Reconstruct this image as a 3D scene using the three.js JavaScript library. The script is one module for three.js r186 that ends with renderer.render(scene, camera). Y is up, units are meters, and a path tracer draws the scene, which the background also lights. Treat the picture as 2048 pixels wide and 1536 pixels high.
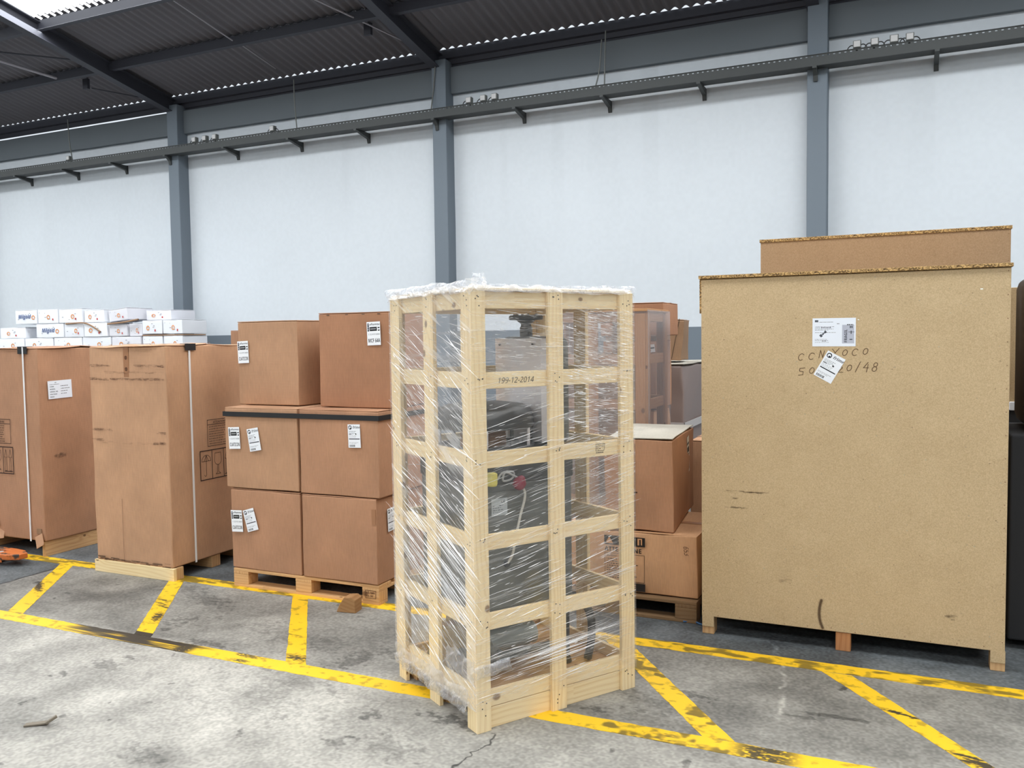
import * as THREE from 'three';
import { RectAreaLightUniformsLib } from 'three/addons/lights/RectAreaLightUniformsLib.js';
import { mergeGeometries } from 'three/addons/utils/BufferGeometryUtils.js';

// ---------------------------------------------------------------- camera, sky, lights, exposure
const scene = new THREE.Scene();
const camera = new THREE.PerspectiveCamera(48.21, 2048 / 1536, 0.05, 200);
camera.position.set(0, 1.7, 0);
camera.rotation.order = 'YXZ';
camera.rotation.set(-0.05407, 0.42989, -0.014195);
const renderer = new THREE.WebGLRenderer({ antialias: true });
renderer.toneMapping = THREE.LinearToneMapping;
renderer.toneMappingExposure = 1.0;
renderer.shadowMap.enabled = true;
scene.background = new THREE.Color(0.86, 0.93, 1.0);              // bright overcast day outside
RectAreaLightUniformsLib.init();
const SLOPE = 0.2, EAVE_Y = 5.75, EAVE_Z = -10.9, RIDGE_Z = 2.0, ROOF_A = Math.atan(SLOPE);
const roofY = (z) => EAVE_Y + SLOPE * (z <= RIDGE_Z ? z - EAVE_Z : 2 * RIDGE_Z - z - EAVE_Z);
const RAFTERS = [-26.3, -21.25, -16.2, -11.12, -6.07, -1.02, 4.03, 9.1];
const LIGHT = 4.4;                                               // glow of a translucent roof sheet
const SKYLIGHT_ROWS = [[-8.5, 1.15, 3.6], [-3.6, 2.6, 1.0], [4.6, 2.6, 1.0], [10.6, 1.15, 0.7]];      // low edge z, run, strength
for (const rx of RAFTERS.slice(0, -1)) for (const [z0, run, k] of SKYLIGHT_ROWS) {
  const l = new THREE.RectAreaLight(new THREE.Color(0.95, 0.98, 1.0), LIGHT * k * (rx > -2 ? 1.1 : 1), 3.8, run / Math.cos(ROOF_A));
  const zc = z0 + run / 2, up = zc <= RIDGE_Z ? 1 : -1;
  l.position.set(rx + 1.82, roofY(zc) - 0.14, zc);
  l.lookAt(l.position.x, l.position.y - 1, l.position.z + SLOPE * up);
  scene.add(l);
}

// ---------------------------------------------------------------- helpers
function rng(seed) { let a = seed >>> 0; return () => { a = (a + 0x6D2B79F5) >>> 0; let t = a; t = Math.imul(t ^ (t >>> 15), t | 1); t ^= t + Math.imul(t ^ (t >>> 7), t | 61); return ((t ^ (t >>> 14)) >>> 0) / 4294967296; }; }
const hash2 = (x, y, s) => { let h = Math.imul(x, 374761393) ^ Math.imul(y, 668265263) ^ Math.imul(s, 1442695041); h = Math.imul(h ^ (h >>> 13), 1274126177); h ^= h >>> 16; return (h >>> 0) / 4294967296; };
const wrap = (i, p) => (p ? ((i % p) + p) % p : i);
function vn(x, y, s = 1, px = 0, py = px) {                      // value noise, periodic when px is given
  const xi = Math.floor(x), yi = Math.floor(y); let fx = x - xi, fy = y - yi;
  fx = fx * fx * (3 - 2 * fx); fy = fy * fy * (3 - 2 * fy);
  const x0 = wrap(xi, px), x1 = wrap(xi + 1, px), y0 = wrap(yi, py), y1 = wrap(yi + 1, py);
  const a = hash2(x0, y0, s), b = hash2(x1, y0, s), c = hash2(x0, y1, s), d = hash2(x1, y1, s);
  return a + (b - a) * fx + (c - a) * fy + (a - b - c + d) * fx * fy;
}
function fbm(x, y, s, oct, p = 0) { let v = 0, a = 0.5, t = 0; for (let i = 0; i < oct; i++) { v += a * vn(x, y, s + i * 7, p); t += a; a *= 0.5; x *= 2; y *= 2; p *= 2; } return v / t; }
const clamp = (v, a = 0, b = 1) => Math.min(b, Math.max(a, v));
const smooth = (a, b, v) => { const t = clamp((v - a) / (b - a)); return t * t * (3 - 2 * t); };
function dataTex(w, h, fn, { srgb = true, repeat = true } = {}) {  // fn(i, j, out) fills out[0..3] with 0..255
  const d = new Uint8Array(w * h * 4), o = [0, 0, 0, 255];
  for (let j = 0; j < h; j++) for (let i = 0; i < w; i++) { o[3] = 255; fn(i, j, o); const k = (j * w + i) * 4; for (let c = 0; c < 4; c++) d[k + c] = clamp(o[c], 0, 255); }
  const t = new THREE.DataTexture(d, w, h, THREE.RGBAFormat);
  t.magFilter = THREE.LinearFilter; t.minFilter = THREE.LinearMipmapLinearFilter; t.generateMipmaps = true;
  if (repeat) t.wrapS = t.wrapT = THREE.RepeatWrapping;
  if (srgb) t.colorSpace = THREE.SRGBColorSpace;
  t.needsUpdate = true; return t;
}
function canvasTex(w, h, draw) {
  const c = document.createElement('canvas'); c.width = w; c.height = h;
  draw(c.getContext('2d'), w, h);
  const t = new THREE.CanvasTexture(c); t.colorSpace = THREE.SRGBColorSpace; t.anisotropy = 8; return t;
}
const counts = {};
const numbered = (n) => { const k = counts[n] = (counts[n] ?? -1) + 1; return k ? `${n}_${String(k).padStart(3, '0')}` : n; };
function tag(o, label, category, group) { o.userData = { label, category }; if (group) o.userData.group = group; return o; }
function thing(name, label, category, pos = [0, 0, 0], turn = 0, group) {
  const o = new THREE.Group(); o.name = numbered(name); scene.add(o); o.position.set(...pos); o.rotation.y = turn;
  return tag(o, label, category, group);
}
function part(name, geo, mat, parent, pos, rot) {
  const m = new THREE.Mesh(geo, mat); m.name = name; m.castShadow = m.receiveShadow = true;
  if (pos) m.position.set(...pos); if (rot) m.rotation.set(...rot);
  parent.add(m); return m;
}
function struct(name, geo, mat, pos, rot) { const m = part(numbered(name), geo, mat, scene, pos, rot); m.userData = { kind: 'structure' }; return m; }
function single(name, label, category, geo, mat, pos, rot, group) { const m = part(numbered(name), geo, mat, scene, pos, rot); return tag(m, label, category, group); }

// a box with rounded edges, optional bulge and jitter; uv in metres (grain: v runs along the longest side)
function boxG(w, h, d, { r = 0.004, bulge = 0, n = 1, jit = 0, seed = 1, grain = false } = {}) {
  const R = rng(seed * 977 + 13), S = [w, h, d];
  r = Math.min(r, w * 0.45, h * 0.45, d * 0.45);
  const line = (L) => { const a = [-L / 2, -L / 2 + r * 0.35, -L / 2 + r]; for (let i = 1; i < n; i++) a.push(-L / 2 + r + ((L - 2 * r) * i) / n); a.push(L / 2 - r, L / 2 - r * 0.35, L / 2); return a; };
  const pos = [], uv = [], idx = [];
  const long = w >= h && w >= d ? 0 : h >= d ? 1 : 2, ox = R() * 3, oy = R() * 3;
  for (const [ax, sg] of [[0, 1], [0, -1], [1, 1], [1, -1], [2, 1], [2, -1]]) {
    const [a, b] = ax === 0 ? [2, 1] : ax === 1 ? [0, 2] : [0, 1];
    const A = line(S[a]), B = line(S[b]), base = pos.length / 3;
    for (const y of B) for (const x of A) {
      const p = [0, 0, 0]; p[a] = x; p[b] = y; p[ax] = sg * S[ax] / 2;
      const q = p.map((v, i) => clamp(v, -S[i] / 2 + r, S[i] / 2 - r)), dv = p.map((v, i) => v - q[i]);
      const len = Math.hypot(...dv) || 1; for (let i = 0; i < 3; i++) p[i] = q[i] + dv[i] / len * r;
      const f = p.map((v, i) => 1 - Math.min(1, Math.abs(v) / (S[i] / 2)) ** 2);
      if (bulge) { p[0] += Math.sign(p[0]) * bulge * f[1] * f[2] * Math.abs(p[0]) / (w / 2); p[2] += Math.sign(p[2]) * bulge * f[0] * f[1] * Math.abs(p[2]) / (d / 2); }
      if (jit) for (let i = 0; i < 3; i++) p[i] += jit * (vn(p[0] * 5 + 50 + i * 9, p[1] * 5 + p[2] * 3.7 + 50, seed + i) - 0.5) * 2;
      pos.push(...p);
      if (grain) { if (ax === long) uv.push(p[a] + ox, p[b] + oy); else { const other = a === long ? b : a; uv.push(p[other] + ox + ax * 0.37, p[long] + oy); } }
      else uv.push(p[a] * (ax === 2 && sg < 0 || ax === 0 && sg > 0 ? -1 : 1) + ox, p[b] + oy);
    }
    const m = A.length; const flip = (ax === 0 ? -1 : ax === 1 ? -1 : 1) * sg < 0;
    for (let j = 0; j < B.length - 1; j++) for (let i = 0; i < m - 1; i++) { const k = base + j * m + i; if (flip) idx.push(k, k + m, k + 1, k + 1, k + m, k + m + 1); else idx.push(k, k + 1, k + m, k + 1, k + m + 1, k + m); }
  }
  return finish(pos, uv, idx);
}
function finish(pos, uv, idx) {                                   // geometry with normals shared by position
  const g = new THREE.BufferGeometry(); g.setAttribute('position', new THREE.Float32BufferAttribute(pos, 3)); g.setAttribute('uv', new THREE.Float32BufferAttribute(uv, 2)); g.setIndex(idx);
  const acc = new Map(), key = (i) => `${Math.round(pos[i * 3] * 1e5)},${Math.round(pos[i * 3 + 1] * 1e5)},${Math.round(pos[i * 3 + 2] * 1e5)}`;
  const keys = []; for (let i = 0; i < pos.length / 3; i++) { const k = key(i); keys.push(k); if (!acc.has(k)) acc.set(k, [0, 0, 0]); }
  const A = new THREE.Vector3(), B = new THREE.Vector3(), C = new THREE.Vector3();
  for (let t = 0; t < idx.length; t += 3) {
    A.fromArray(pos, idx[t] * 3); B.fromArray(pos, idx[t + 1] * 3); C.fromArray(pos, idx[t + 2] * 3); B.sub(A); C.sub(A); B.cross(C);
    for (let q = 0; q < 3; q++) { const n = acc.get(keys[idx[t + q]]); n[0] += B.x; n[1] += B.y; n[2] += B.z; }
  }
  const nor = []; for (const k of keys) { const n = acc.get(k), l = Math.hypot(...n) || 1; nor.push(n[0] / l, n[1] / l, n[2] / l); }
  g.setAttribute('normal', new THREE.Float32BufferAttribute(nor, 3)); return g;
}
const move = (g, x = 0, y = 0, z = 0) => g.translate(x, y, z);
function tube(points, r, seg = 24, rad = 6) { return new THREE.TubeGeometry(new THREE.CatmullRomCurve3(points.map((p) => new THREE.Vector3(...p))), seg, r, rad, false); }
function cyl(r1, r2, h, seg = 24) { return new THREE.CylinderGeometry(r1, r2, h, seg); }
function lathe(pts, seg = 32) { return new THREE.LatheGeometry(pts.map((p) => new THREE.Vector2(...p)), seg); }
function extrude(pts, depth, bevel = 0) { const s = new THREE.Shape(pts.map((p) => new THREE.Vector2(...p))); return new THREE.ExtrudeGeometry(s, { depth, bevelEnabled: bevel > 0, bevelSize: bevel, bevelThickness: bevel, bevelSegments: 2 }); }

// ---------------------------------------------------------------- materials
const std = (color, roughness = 0.8, o = {}) => new THREE.MeshStandardMaterial({ color, roughness, ...o });
const lin = (r, g, b) => new THREE.Color().setRGB(r, g, b);
const M = {};
{ // cardboard: fine flutes, fibres and mottling
  const t = dataTex(512, 512, (i, j, o) => {
    const x = i / 512, y = j / 512, m = fbm(x * 5, y * 5, 3, 4, 5), f = vn(i * 0.5, j * 0.06, 8, 256, 32), fl = 0.5 + 0.5 * Math.sin(y * Math.PI * 2 * 120);
    const v = 0.9 + 0.13 * (m - 0.5) + 0.05 * (f - 0.5) + 0.02 * fl; o[0] = 255 * v; o[1] = 252 * v; o[2] = 246 * v;
  });
  const b = dataTex(512, 512, (i, j, o) => { const v = 128 + 50 * Math.sin(j / 512 * Math.PI * 2 * 120) + 60 * (fbm(i / 512 * 12, j / 512 * 12, 5, 3, 12) - 0.5); o[0] = o[1] = o[2] = v; }, { srgb: false });
  M.card = (r, g, bl) => new THREE.MeshStandardMaterial({ color: lin(r, g, bl), map: t, bumpMap: b, bumpScale: 0.0006, roughness: 0.82 });
}
M.cardA = M.card(0.53, 0.285, 0.168); M.cardB = M.card(0.58, 0.335, 0.2); M.cardC = M.card(0.48, 0.24, 0.135); M.cardTan = M.card(0.66, 0.38, 0.21); M.cardDark = M.card(0.36, 0.22, 0.13); M.cardGrey = M.card(0.52, 0.5, 0.45);
M.tape = new THREE.MeshPhysicalMaterial({ color: lin(0.36, 0.17, 0.08), roughness: 0.3, clearcoat: 0.3 });
function woodTex(seed, base, dark, knots) {
  const R = rng(seed), K = []; for (let k = 0; k < knots; k++) K.push([R(), R(), 0.008 + R() * 0.014]);
  return dataTex(512, 1024, (i, j, o) => {
    const x = i / 512, y = j / 1024; let w = 0, kn = 0;              // tile: 0.5 m across, 2 m along
    for (const [kx, ky, kr] of K) { let dx = x - kx, dy = y - ky; dx -= Math.round(dx); dy -= Math.round(dy); const mx = dx * 0.5, my = dy * 2, e = Math.hypot(mx, my * 0.45); w += Math.exp(-e * e / 0.0009) * 3 * Math.sign(mx + 1e-6); const q = Math.hypot(mx, my * 0.75); kn = Math.max(kn, smooth(kr, kr * 0.45, q) * (0.75 + 0.25 * Math.sin(q * 1500))); }
    const bend = (fbm(x * 4, y * 3, seed + 1, 3, 4) - 0.5) * 2.2, ring = 0.5 + 0.5 * Math.sin((x * 44 + bend * 3 + w) * Math.PI * 2 * 0.5);
    const fine = vn(i * 0.5, j * 0.02, seed + 4, 256, 20), blot = fbm(x * 3, y * 4, seed + 9, 3, 3);
    let v = 0.32 * Math.pow(ring, 2) * (0.4 + 0.6 * blot) + 0.22 * (fine - 0.5) + 0.3 * (blot - 0.5); v = clamp(v);
    for (let c = 0; c < 3; c++) { const a = base[c] + (dark[c] - base[c]) * v; o[c] = a + ([88, 58, 34][c] - a) * kn * 0.85; }
  });
}
const wt1 = woodTex(11, [244, 221, 176], [206, 164, 106], 9), wt2 = woodTex(29, [214, 180, 136], [160, 112, 68], 7);
for (const t of [wt1, wt2]) t.repeat.set(2, 0.5);
M.pine = std(0xffffff, 0.72, { map: wt1, bumpMap: wt1, bumpScale: 0.0006 });
M.pineB = std(lin(1.0, 1.0, 0.97), 0.72, { map: wt1 });
M.pineD = std(lin(0.92, 0.84, 0.74), 0.78, { map: wt2 });
M.pineShade = std(lin(0.72, 0.58, 0.5), 0.78, { map: wt2 });  // pine darkened in its colour, as the rear crate stands in shadow
M.pallet = std(lin(0.98, 0.86, 0.72), 0.8, { map: wt2, bumpMap: wt2, bumpScale: 0.0008 });
M.palletOld = std(lin(0.3, 0.26, 0.22), 0.85, { map: wt2 });
{ // pressed board with small chips, and the coarse edge of it
  const t = dataTex(512, 512, (i, j, o) => {
    const x = i / 512, y = j / 512; let v = 0.5 + 0.10 * (fbm(x * 6, y * 6, 41, 4, 6) - 0.5) + 0.24 * (vn(i * 0.33, j * 0.33, 43, 171) - 0.5);
    const s = vn(i * 0.22, j * 0.3, 47, 113, 154), q = vn(i * 0.16, j * 0.13, 53, 82, 67);
    if (s > 0.93) v += 0.16 * (s - 0.93) / 0.07; if (q > 0.93) v -= 0.22 * (q - 0.93) / 0.07;
    o[0] = 150 + 90 * v; o[1] = 122 + 88 * v; o[2] = 80 + 82 * v;
  });
  t.repeat.set(1.6, 1.6);
  M.board = std(lin(0.99, 1.04, 1.17), 0.75, { map: t }); M.boardB = std(lin(0.72, 0.66, 0.72), 0.8, { map: t }); M.boardTex = t;
  const e = dataTex(512, 256, (i, j, o) => {
    const a = vn(i * 0.11, j * 0.28, 61, 56, 72), b = vn(i * 0.3, j * 0.6, 63, 154), c = a > 0.62 ? 0.95 : a < 0.3 ? 0.25 : 0.62, v = clamp(c + 0.5 * (b - 0.5));
    o[0] = 70 + 150 * v; o[1] = 50 + 130 * v; o[2] = 28 + 90 * v;
  });
  e.repeat.set(3, 3); M.osb = std(0xffffff, 0.85, { map: e, bumpMap: e, bumpScale: 0.003 });
}
{ // plaster wall: faint blotches and drips
  const t = dataTex(1024, 512, (i, j, o) => {
    const x = i / 1024, y = j / 512, a = fbm(x * 8, y * 4, 71, 5, 0), drip = smooth(0.72, 0.9, vn(x * 60, y * 2.2, 77)) * smooth(0.3, 1, y) * 0.06, b = vn(i * 0.4, j * 0.4, 79);
    const v = 0.965 + 0.06 * (a - 0.5) - drip + 0.015 * (b - 0.5); o[0] = 250 * v; o[1] = 252 * v; o[2] = 255 * v;
  });
  M.plaster = std(lin(0.645, 0.68, 0.70), 0.9, { map: t }); M.plasterTex = t;
  const bt = dataTex(256, 256, (i, j, o) => { const v = 128 + 110 * (fbm(i / 256 * 10, j / 256 * 10, 83, 4, 10) - 0.5); o[0] = o[1] = o[2] = v; }, { srgb: false });
  bt.repeat.set(0.5, 0.5); M.bumpFine = bt;
  M.grey = std(lin(0.14, 0.17, 0.20), 0.8, { bumpMap: bt, bumpScale: 0.004 });
  M.greyBeam = std(lin(0.13, 0.152, 0.168), 0.85, { bumpMap: bt, bumpScale: 0.006 });
}
M.roof = std(lin(0.132, 0.128, 0.142), 0.9, { bumpMap: M.bumpFine, bumpScale: 0.003 });
M.steel = std(lin(0.04, 0.042, 0.055), 0.6, { metalness: 0.1 });
M.steelLit = std(lin(0.32, 0.31, 0.34), 0.5, { metalness: 0.2 });  // paler steel; on the roof rods the light is put into the colour
M.tray = std(lin(0.05, 0.055, 0.055), 0.6, { metalness: 0.3 });
M.black = std(lin(0.012, 0.012, 0.013), 0.5); M.blackShade = std(lin(0.02, 0.02, 0.022), 0.85);  // the soft black serves as shade in the right-hand gap
M.white = std(lin(0.8, 0.8, 0.8), 0.5); M.paper = std(lin(0.86, 0.88, 0.92), 0.6);
M.whiteStrap = new THREE.MeshPhysicalMaterial({ color: lin(0.82, 0.82, 0.82), roughness: 0.35, clearcoat: 0.4 });
M.orange = std(lin(0.62, 0.2, 0.035), 0.5); M.inox = std(lin(0.9, 0.89, 0.92), 0.36, { metalness: 0.4 });
M.enamel = std(lin(0.125, 0.134, 0.125), 0.42); M.enamelD = std(lin(0.045, 0.048, 0.048), 0.45);

// ---------------------------------------------------------------- floor, paint and their stains
const FX0 = -7, FZ0 = -2, FW = 8, FD = 4;                          // the part of the floor with its own map
const marks = [];                                                  // dark stains: [x, z, half length, half width, turn, strength, roughness of edge]
{
  const R = rng(5);
  for (const m of [[-3.81, -3.15, 0.10, 0.05, 0.2, 0.5, 1], [-3.79, -3.28, 0.05, 0.022, 0, 0.75, 1], [-2.854, -2.5, 0.1, 0.06, 0.3, 0.4, 1], [-3.55, -3.60, 0.16, 0.035, 0.1, 0.55, 1], [-3.98, -3.687, 0.045, 0.028, 0, 0.6, 0.3], [-4.02, -3.84, 0.11, 0.06, -0.5, 0.45, 1.5], [-2.635, -3.72, 0.07, 0.16, 0.5, 0.5, 1], [-2.52, -3.85, 0.09, 0.05, 0.2, 0.45, 1], [-2.15, -2.97, 0.03, 0.015, 0, 0.9, 0.4], [-2.19, -3.17, 0.035, 0.05, 0, 0.7, 1], [-2.18, -2.9, 0.05, 0.03, 0.4, 0.6, 1], [-2.49, -3.31, 0.05, 0.03, 0, 0.5, 1], [-2.54, -3.0, 0.05, 0.03, 0.5, 0.45, 1], [-3.98, -2.93, 0.02, 0.01, 0, 0.9, 0.4], [-1.77, -3.27, 0.13, 0.035, 0.1, 0.75, 1.2], [-1.26, -3.63, 0.06, 0.03, 0, 0.6, 1], [-0.87, -3.96, 0.12, 0.03, 0.2, 0.55, 1], [-0.256, -3.97, 0.14, 0.018, 0, 0.6, 0.8], [-0.42, -3.91, 0.1, 0.018, 0, 0.5, 0.8], [-1.02, -3.78, 0.13, 0.12, 0.6, 0.35, 1], [-4.5, -4.35, 0.22, 0.09, 0.3, 0.3, 1.5], [-4.2, -4.25, 0.25, 0.06, 0.5, 0.4, 1.5], [-2.75, -3.2, 0.3, 0.2, 0.3, 0.22, 1.5], [-1.95, -2.95, 0.12, 0.09, 0, 0.35, 1.2], [-3.2, -3.9, 0.3, 0.08, 0.2, 0.25, 1.5], [-5.5, -4.02, 0.16, 0.035, 0.55, 0.9, 0.7]]) marks.push(m);
  for (let k = 0; k < 90; k++) marks.push([-6.5 + R() * 7, -2.1 - R() * 2.6, 0.008 + R() * R() * 0.05, 0.006 + R() * 0.014, R() * 3, 0.35 + R() * 0.5, 0.8]);
}
function stain(x, z) {
  let s = 0;
  for (const [mx, mz, a, b, t, k, e] of marks) {
    const dx = x - mx, dz = z - mz; if (Math.abs(dx) > a * 2.2 + b || Math.abs(dz) > a * 2.2 + b) continue;
    const c = Math.cos(t), n = Math.sin(t), u = (dx * c + dz * n) / a, v = (-dx * n + dz * c) / b;
    const q = Math.hypot(u, v) + e * (fbm(x * 30 + 90, z * 42 + 90, 19, 4) - 0.5) * 3.4; s = Math.max(s, k * smooth(1.1, 0.5, q) * (0.55 + 0.45 * vn(x * 120, z * 120, 23)));
  }
  return s;
}
const segD = (x, z, pts) => { let d = 9; for (let i = 0; i + 1 < pts.length; i++) { const [ax, az] = pts[i], [bx, bz] = pts[i + 1], vx = bx - ax, vz = bz - az, t = clamp(((x - ax) * vx + (z - az) * vz) / (vx * vx + vz * vz)); d = Math.min(d, Math.hypot(x - ax - vx * t, z - az - vz * t)); } return d; };
const CRACK = [[-1.59, -3.23], [-1.566, -3.14], [-1.6, -3.05], [-1.595, -2.99], [-1.62, -2.91], [-1.66, -2.7], [-1.63, -2.5]], JOINT = [[-5.84, -3.6], [-5.84, -3.95], [-5.84, -4.45]];
const CHALK = [[-0.64, -4.78], [-0.6, -4.62], [-0.53, -4.35], [-0.5, -4.0], [-0.49, -3.85]];
function concrete(x, z, tile) {
  const P = tile ? 4 : 0, big = fbm(x, z, 101, 4, P), mid = fbm(x * 4, z * 4, 107, 4, P * 4), fine = vn(x * 90, z * 90, 113, P * 90), swirl = fbm(x * 2 + 3 * big, z * 6, 127, 3, 0);
  return 0.595 + 0.17 * (big - 0.5) + 0.26 * (mid - 0.5) + 0.13 * (fine - 0.5) + (tile ? 0 : 0.10 * (swirl - 0.5));
}
const floorMap = dataTex(2048, 1024, (i, j, o) => {
  const x = FX0 + (i + 0.5) / 2048 * FW, z = FZ0 - (j + 0.5) / 1024 * FD; let v = concrete(x, z, false);
  v -= 0.30 * stain(x, z);
  const inner = smooth(-3.5, -3.62, z);                            // darker, uneven floor from the front line back
  v -= inner * (0.07 + 0.10 * (fbm(x * 1.7, z * 5, 131, 3) - 0.35));
  if (x > -2.0 && x < -1.3 && z > -3.4) { const c = segD(x + 0.02 * (vn(x * 40, z * 40, 7) - 0.5), z, CRACK); v -= 0.35 * smooth(0.006, 0.001, c); }
  let cold = smooth(-4.5, -4.62, z);
  if (x < -5.5) { const c = segD(x + 0.02 * (vn(x * 20, z * 20, 9) - 0.5), z, JOINT); v -= 0.22 * smooth(0.02, 0.006, c); if (x < -5.84) cold = Math.max(cold, 1); }
  if (x > -0.8 && x < -0.3) v += 0.22 * smooth(0.022, 0.0, segD(x + 0.03 * (vn(x * 25, z * 25, 15) - 0.5), z, CHALK)) * vn(x * 60, z * 40, 21);
  v -= cold * 0.12; v = clamp(v, 0.05, 1);
  o[0] = 255 * v * (1.005 - 0.10 * cold); o[1] = 255 * v * (0.985 - 0.035 * cold); o[2] = 255 * v * (0.935 + 0.035 * cold);
}, { repeat: false });
const floorBump = dataTex(512, 512, (i, j, o) => { const v = 128 + 120 * (fbm(i / 512 * 24, j / 512 * 24, 137, 4, 24) - 0.5) + 50 * (vn(i, j, 139, 512) - 0.5); o[0] = o[1] = o[2] = v; }, { srgb: false });
floorBump.repeat.set(8, 4);
const farMap = dataTex(512, 512, (i, j, o) => { const v = concrete(i / 128, j / 128, true) - 0.1; o[0] = 250 * v; o[1] = 249 * v; o[2] = 243 * v; });
farMap.repeat.set(0.25, 0.25);
const paintMap = dataTex(2048, 1024, (i, j, o) => {
  const x = FX0 + (i + 0.5) / 2048 * FW, z = FZ0 - (j + 0.5) / 1024 * FD, n = fbm(x * 26, z * 34, 151, 4), f = vn(x * 70, z * 200, 157), g = fbm(x * 5, z * 30, 163, 3);
  let d = 0.28 * smooth(0.58, 0.75, n);                            // grime
  if (z > -3.6) {                                                  // tyre marks on the front line
    d = Math.max(d, smooth(-4.62, -4.45, x + 0.3 * (g - 0.5)) * smooth(-3.5, -3.72, x + 0.3 * (g - 0.5)) * smooth(0.36, 0.62, fbm(x * 2.2, z * 150, 173, 3) + 0.30 * smooth(-3.47, -3.54, z) + 0.25 * smooth(0.16, 0.04, Math.abs(x + 4.0)) - 0.04));
    d = Math.max(d, 0.95 * smooth(0.10, 0.02, Math.abs(x + 3.63)) * smooth(0.2, 0.5, f + 0.2));
    d = Math.max(d, 0.8 * smooth(0.28, 0.05, Math.abs(x + 3.3)) * smooth(0.5, 0.62, g) * smooth(0.3, 0.5, f));
    d = Math.max(d, 0.9 * smooth(0.17, 0.04, Math.abs(x + 0.5)) * smooth(0.32, 0.55, f * 0.7 + g * 0.4));
    d = Math.max(d, 0.85 * smooth(0.16, 0.04, Math.abs(x + 0.97)) * smooth(0.45, 0.6, g + 0.2 * (f - 0.5)));
  }
  if (z < -3.56 && z > -4.5) for (const [mx, mz, a, b, t, k] of [[-5.55, -4.03, 0.16, 0.03, 0.6, 1], [-4.2, -3.84, 0.09, 0.03, 0.9, 0.9], [-4.44, -4.11, 0.09, 0.012, 0.2, 0.7], [-4.30, -4.0, 0.1, 0.012, 0.2, 0.7], [-4.4, -4.05, 0.1, 0.01, 0.2, 0.6], [-2.95, -3.62, 0.08, 0.035, 0.1, 0.9], [-3.2, -3.9, 0.08, 0.008, 0.1, 0.5], [-5.75, -4.3, 0.04, 0.01, 0.4, 0.7], [-0.0, -4.11, 0.09, 0.014, 0.35, 1], [0.24, -3.79, 0.10, 0.012, 0.25, 1], [0.29, -3.74, 0.08, 0.03, 0.2, 0.95]]) {
    const c = Math.cos(t), q = Math.sin(t), u = ((x - mx) * c + (z - mz) * q) / a, v = (-(x - mx) * q + (z - mz) * c) / b; d = Math.max(d, k * smooth(1.2, 0.5, Math.hypot(u, v) + 1.1 * (n - 0.5) + 1.2 * (f - 0.5)));
  }
  if (z < -4.45) d = Math.max(d, 0.55 * smooth(0.5, 0.66, fbm(x * 9, z * 24, 167, 3)));
  if (x > -1.4 && x < -0.5 && z > -4.5) d = Math.max(d, 0.6 * smooth(0.56, 0.7, fbm(x * 12, z * 16, 171, 3)));
  d = clamp(d); o[0] = 244 + (52 - 244) * d; o[1] = 196 + (46 - 196) * d; o[2] = 30 + (36 - 30) * d;
}, { repeat: false });
const floorMat = std(0xffffff, 0.7, { map: floorMap, bumpMap: floorBump, bumpScale: 0.0022 });
const paintMat = std(0xffffff, 0.55, { map: paintMap, bumpMap: floorBump, bumpScale: 0.0016 });
const farMat = std(0xffffff, 0.75, { map: farMap });
const floorUV = (g) => { const p = g.attributes.position, u = []; for (let i = 0; i < p.count; i++) u.push((p.getX(i) - FX0) / FW, (FZ0 - p.getZ(i)) / FD); g.setAttribute('uv', new THREE.Float32BufferAttribute(u, 2)); return g; };
const slab = (x0, x1, z0, z1, y0, y1) => { const g = new THREE.BoxGeometry(x1 - x0, y1 - y0, z1 - z0); g.translate((x0 + x1) / 2, (y0 + y1) / 2, (z0 + z1) / 2); return g; };
const metreUV = (g) => { const p = g.attributes.position, n = g.attributes.normal, u = []; for (let i = 0; i < p.count; i++) { const a = Math.abs(n.getX(i)), b = Math.abs(n.getY(i)); u.push(a > 0.7 ? p.getZ(i) : p.getX(i), b > 0.7 ? -p.getZ(i) : p.getY(i)); } g.setAttribute('uv', new THREE.Float32BufferAttribute(u, 2)); return g; };
const XW0 = -31, XW1 = 13.5, ZW1 = 14.9;
const floor = struct('floor', floorUV(slab(FX0, FX0 + FW, FZ0 - FD, FZ0, -0.2, 0)), floorMat);
for (const [a, b, c, d] of [[XW0, FX0, -11.3, ZW1], [FX0 + FW, XW1, -11.3, ZW1], [FX0, FX0 + FW, -11.3, FZ0 - FD], [FX0, FX0 + FW, FZ0, ZW1]]) part('concrete_slab', metreUV(slab(a, b, c, d, -0.2, 0)), farMat, floor);
function paintLine(corners, seed) {                                // a band of paint 1.5 mm thick with uneven edges
  const R = rng(seed), [a, b, c, d] = corners, top = [], bot = [];  // a-b one long edge, d-c the other
  const L = Math.hypot(b[0] - a[0], b[1] - a[1]), n = Math.max(8, Math.round(L / 0.04));
  for (let i = 0; i <= n; i++) { const t = i / n, j = () => (R() - 0.5) * 0.006; top.push([a[0] + (b[0] - a[0]) * t + j() * 0.3, a[1] + (b[1] - a[1]) * t + j()]); bot.push([d[0] + (c[0] - d[0]) * t + j() * 0.3, d[1] + (c[1] - d[1]) * t + j()]); }
  const outline = [...top, ...bot.reverse()], g = extrude(outline.map(([x, z]) => [x, -z]), 0.0015); g.rotateX(-Math.PI / 2);
  return part('painted_line', floorUV(g), paintMat, floor, [0, 0, 0]);
}
paintLine([[-7, -3.553], [1, -3.553], [1, -3.441], [-7, -3.441]], 3);
paintLine([[-7, -4.615], [1, -4.612], [1, -4.493], [-7, -4.5]], 4);
paintLine([[-5.93, -4.498], [-5.195, -3.556], [-5.055, -3.556], [-5.79, -4.498]], 5);
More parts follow.
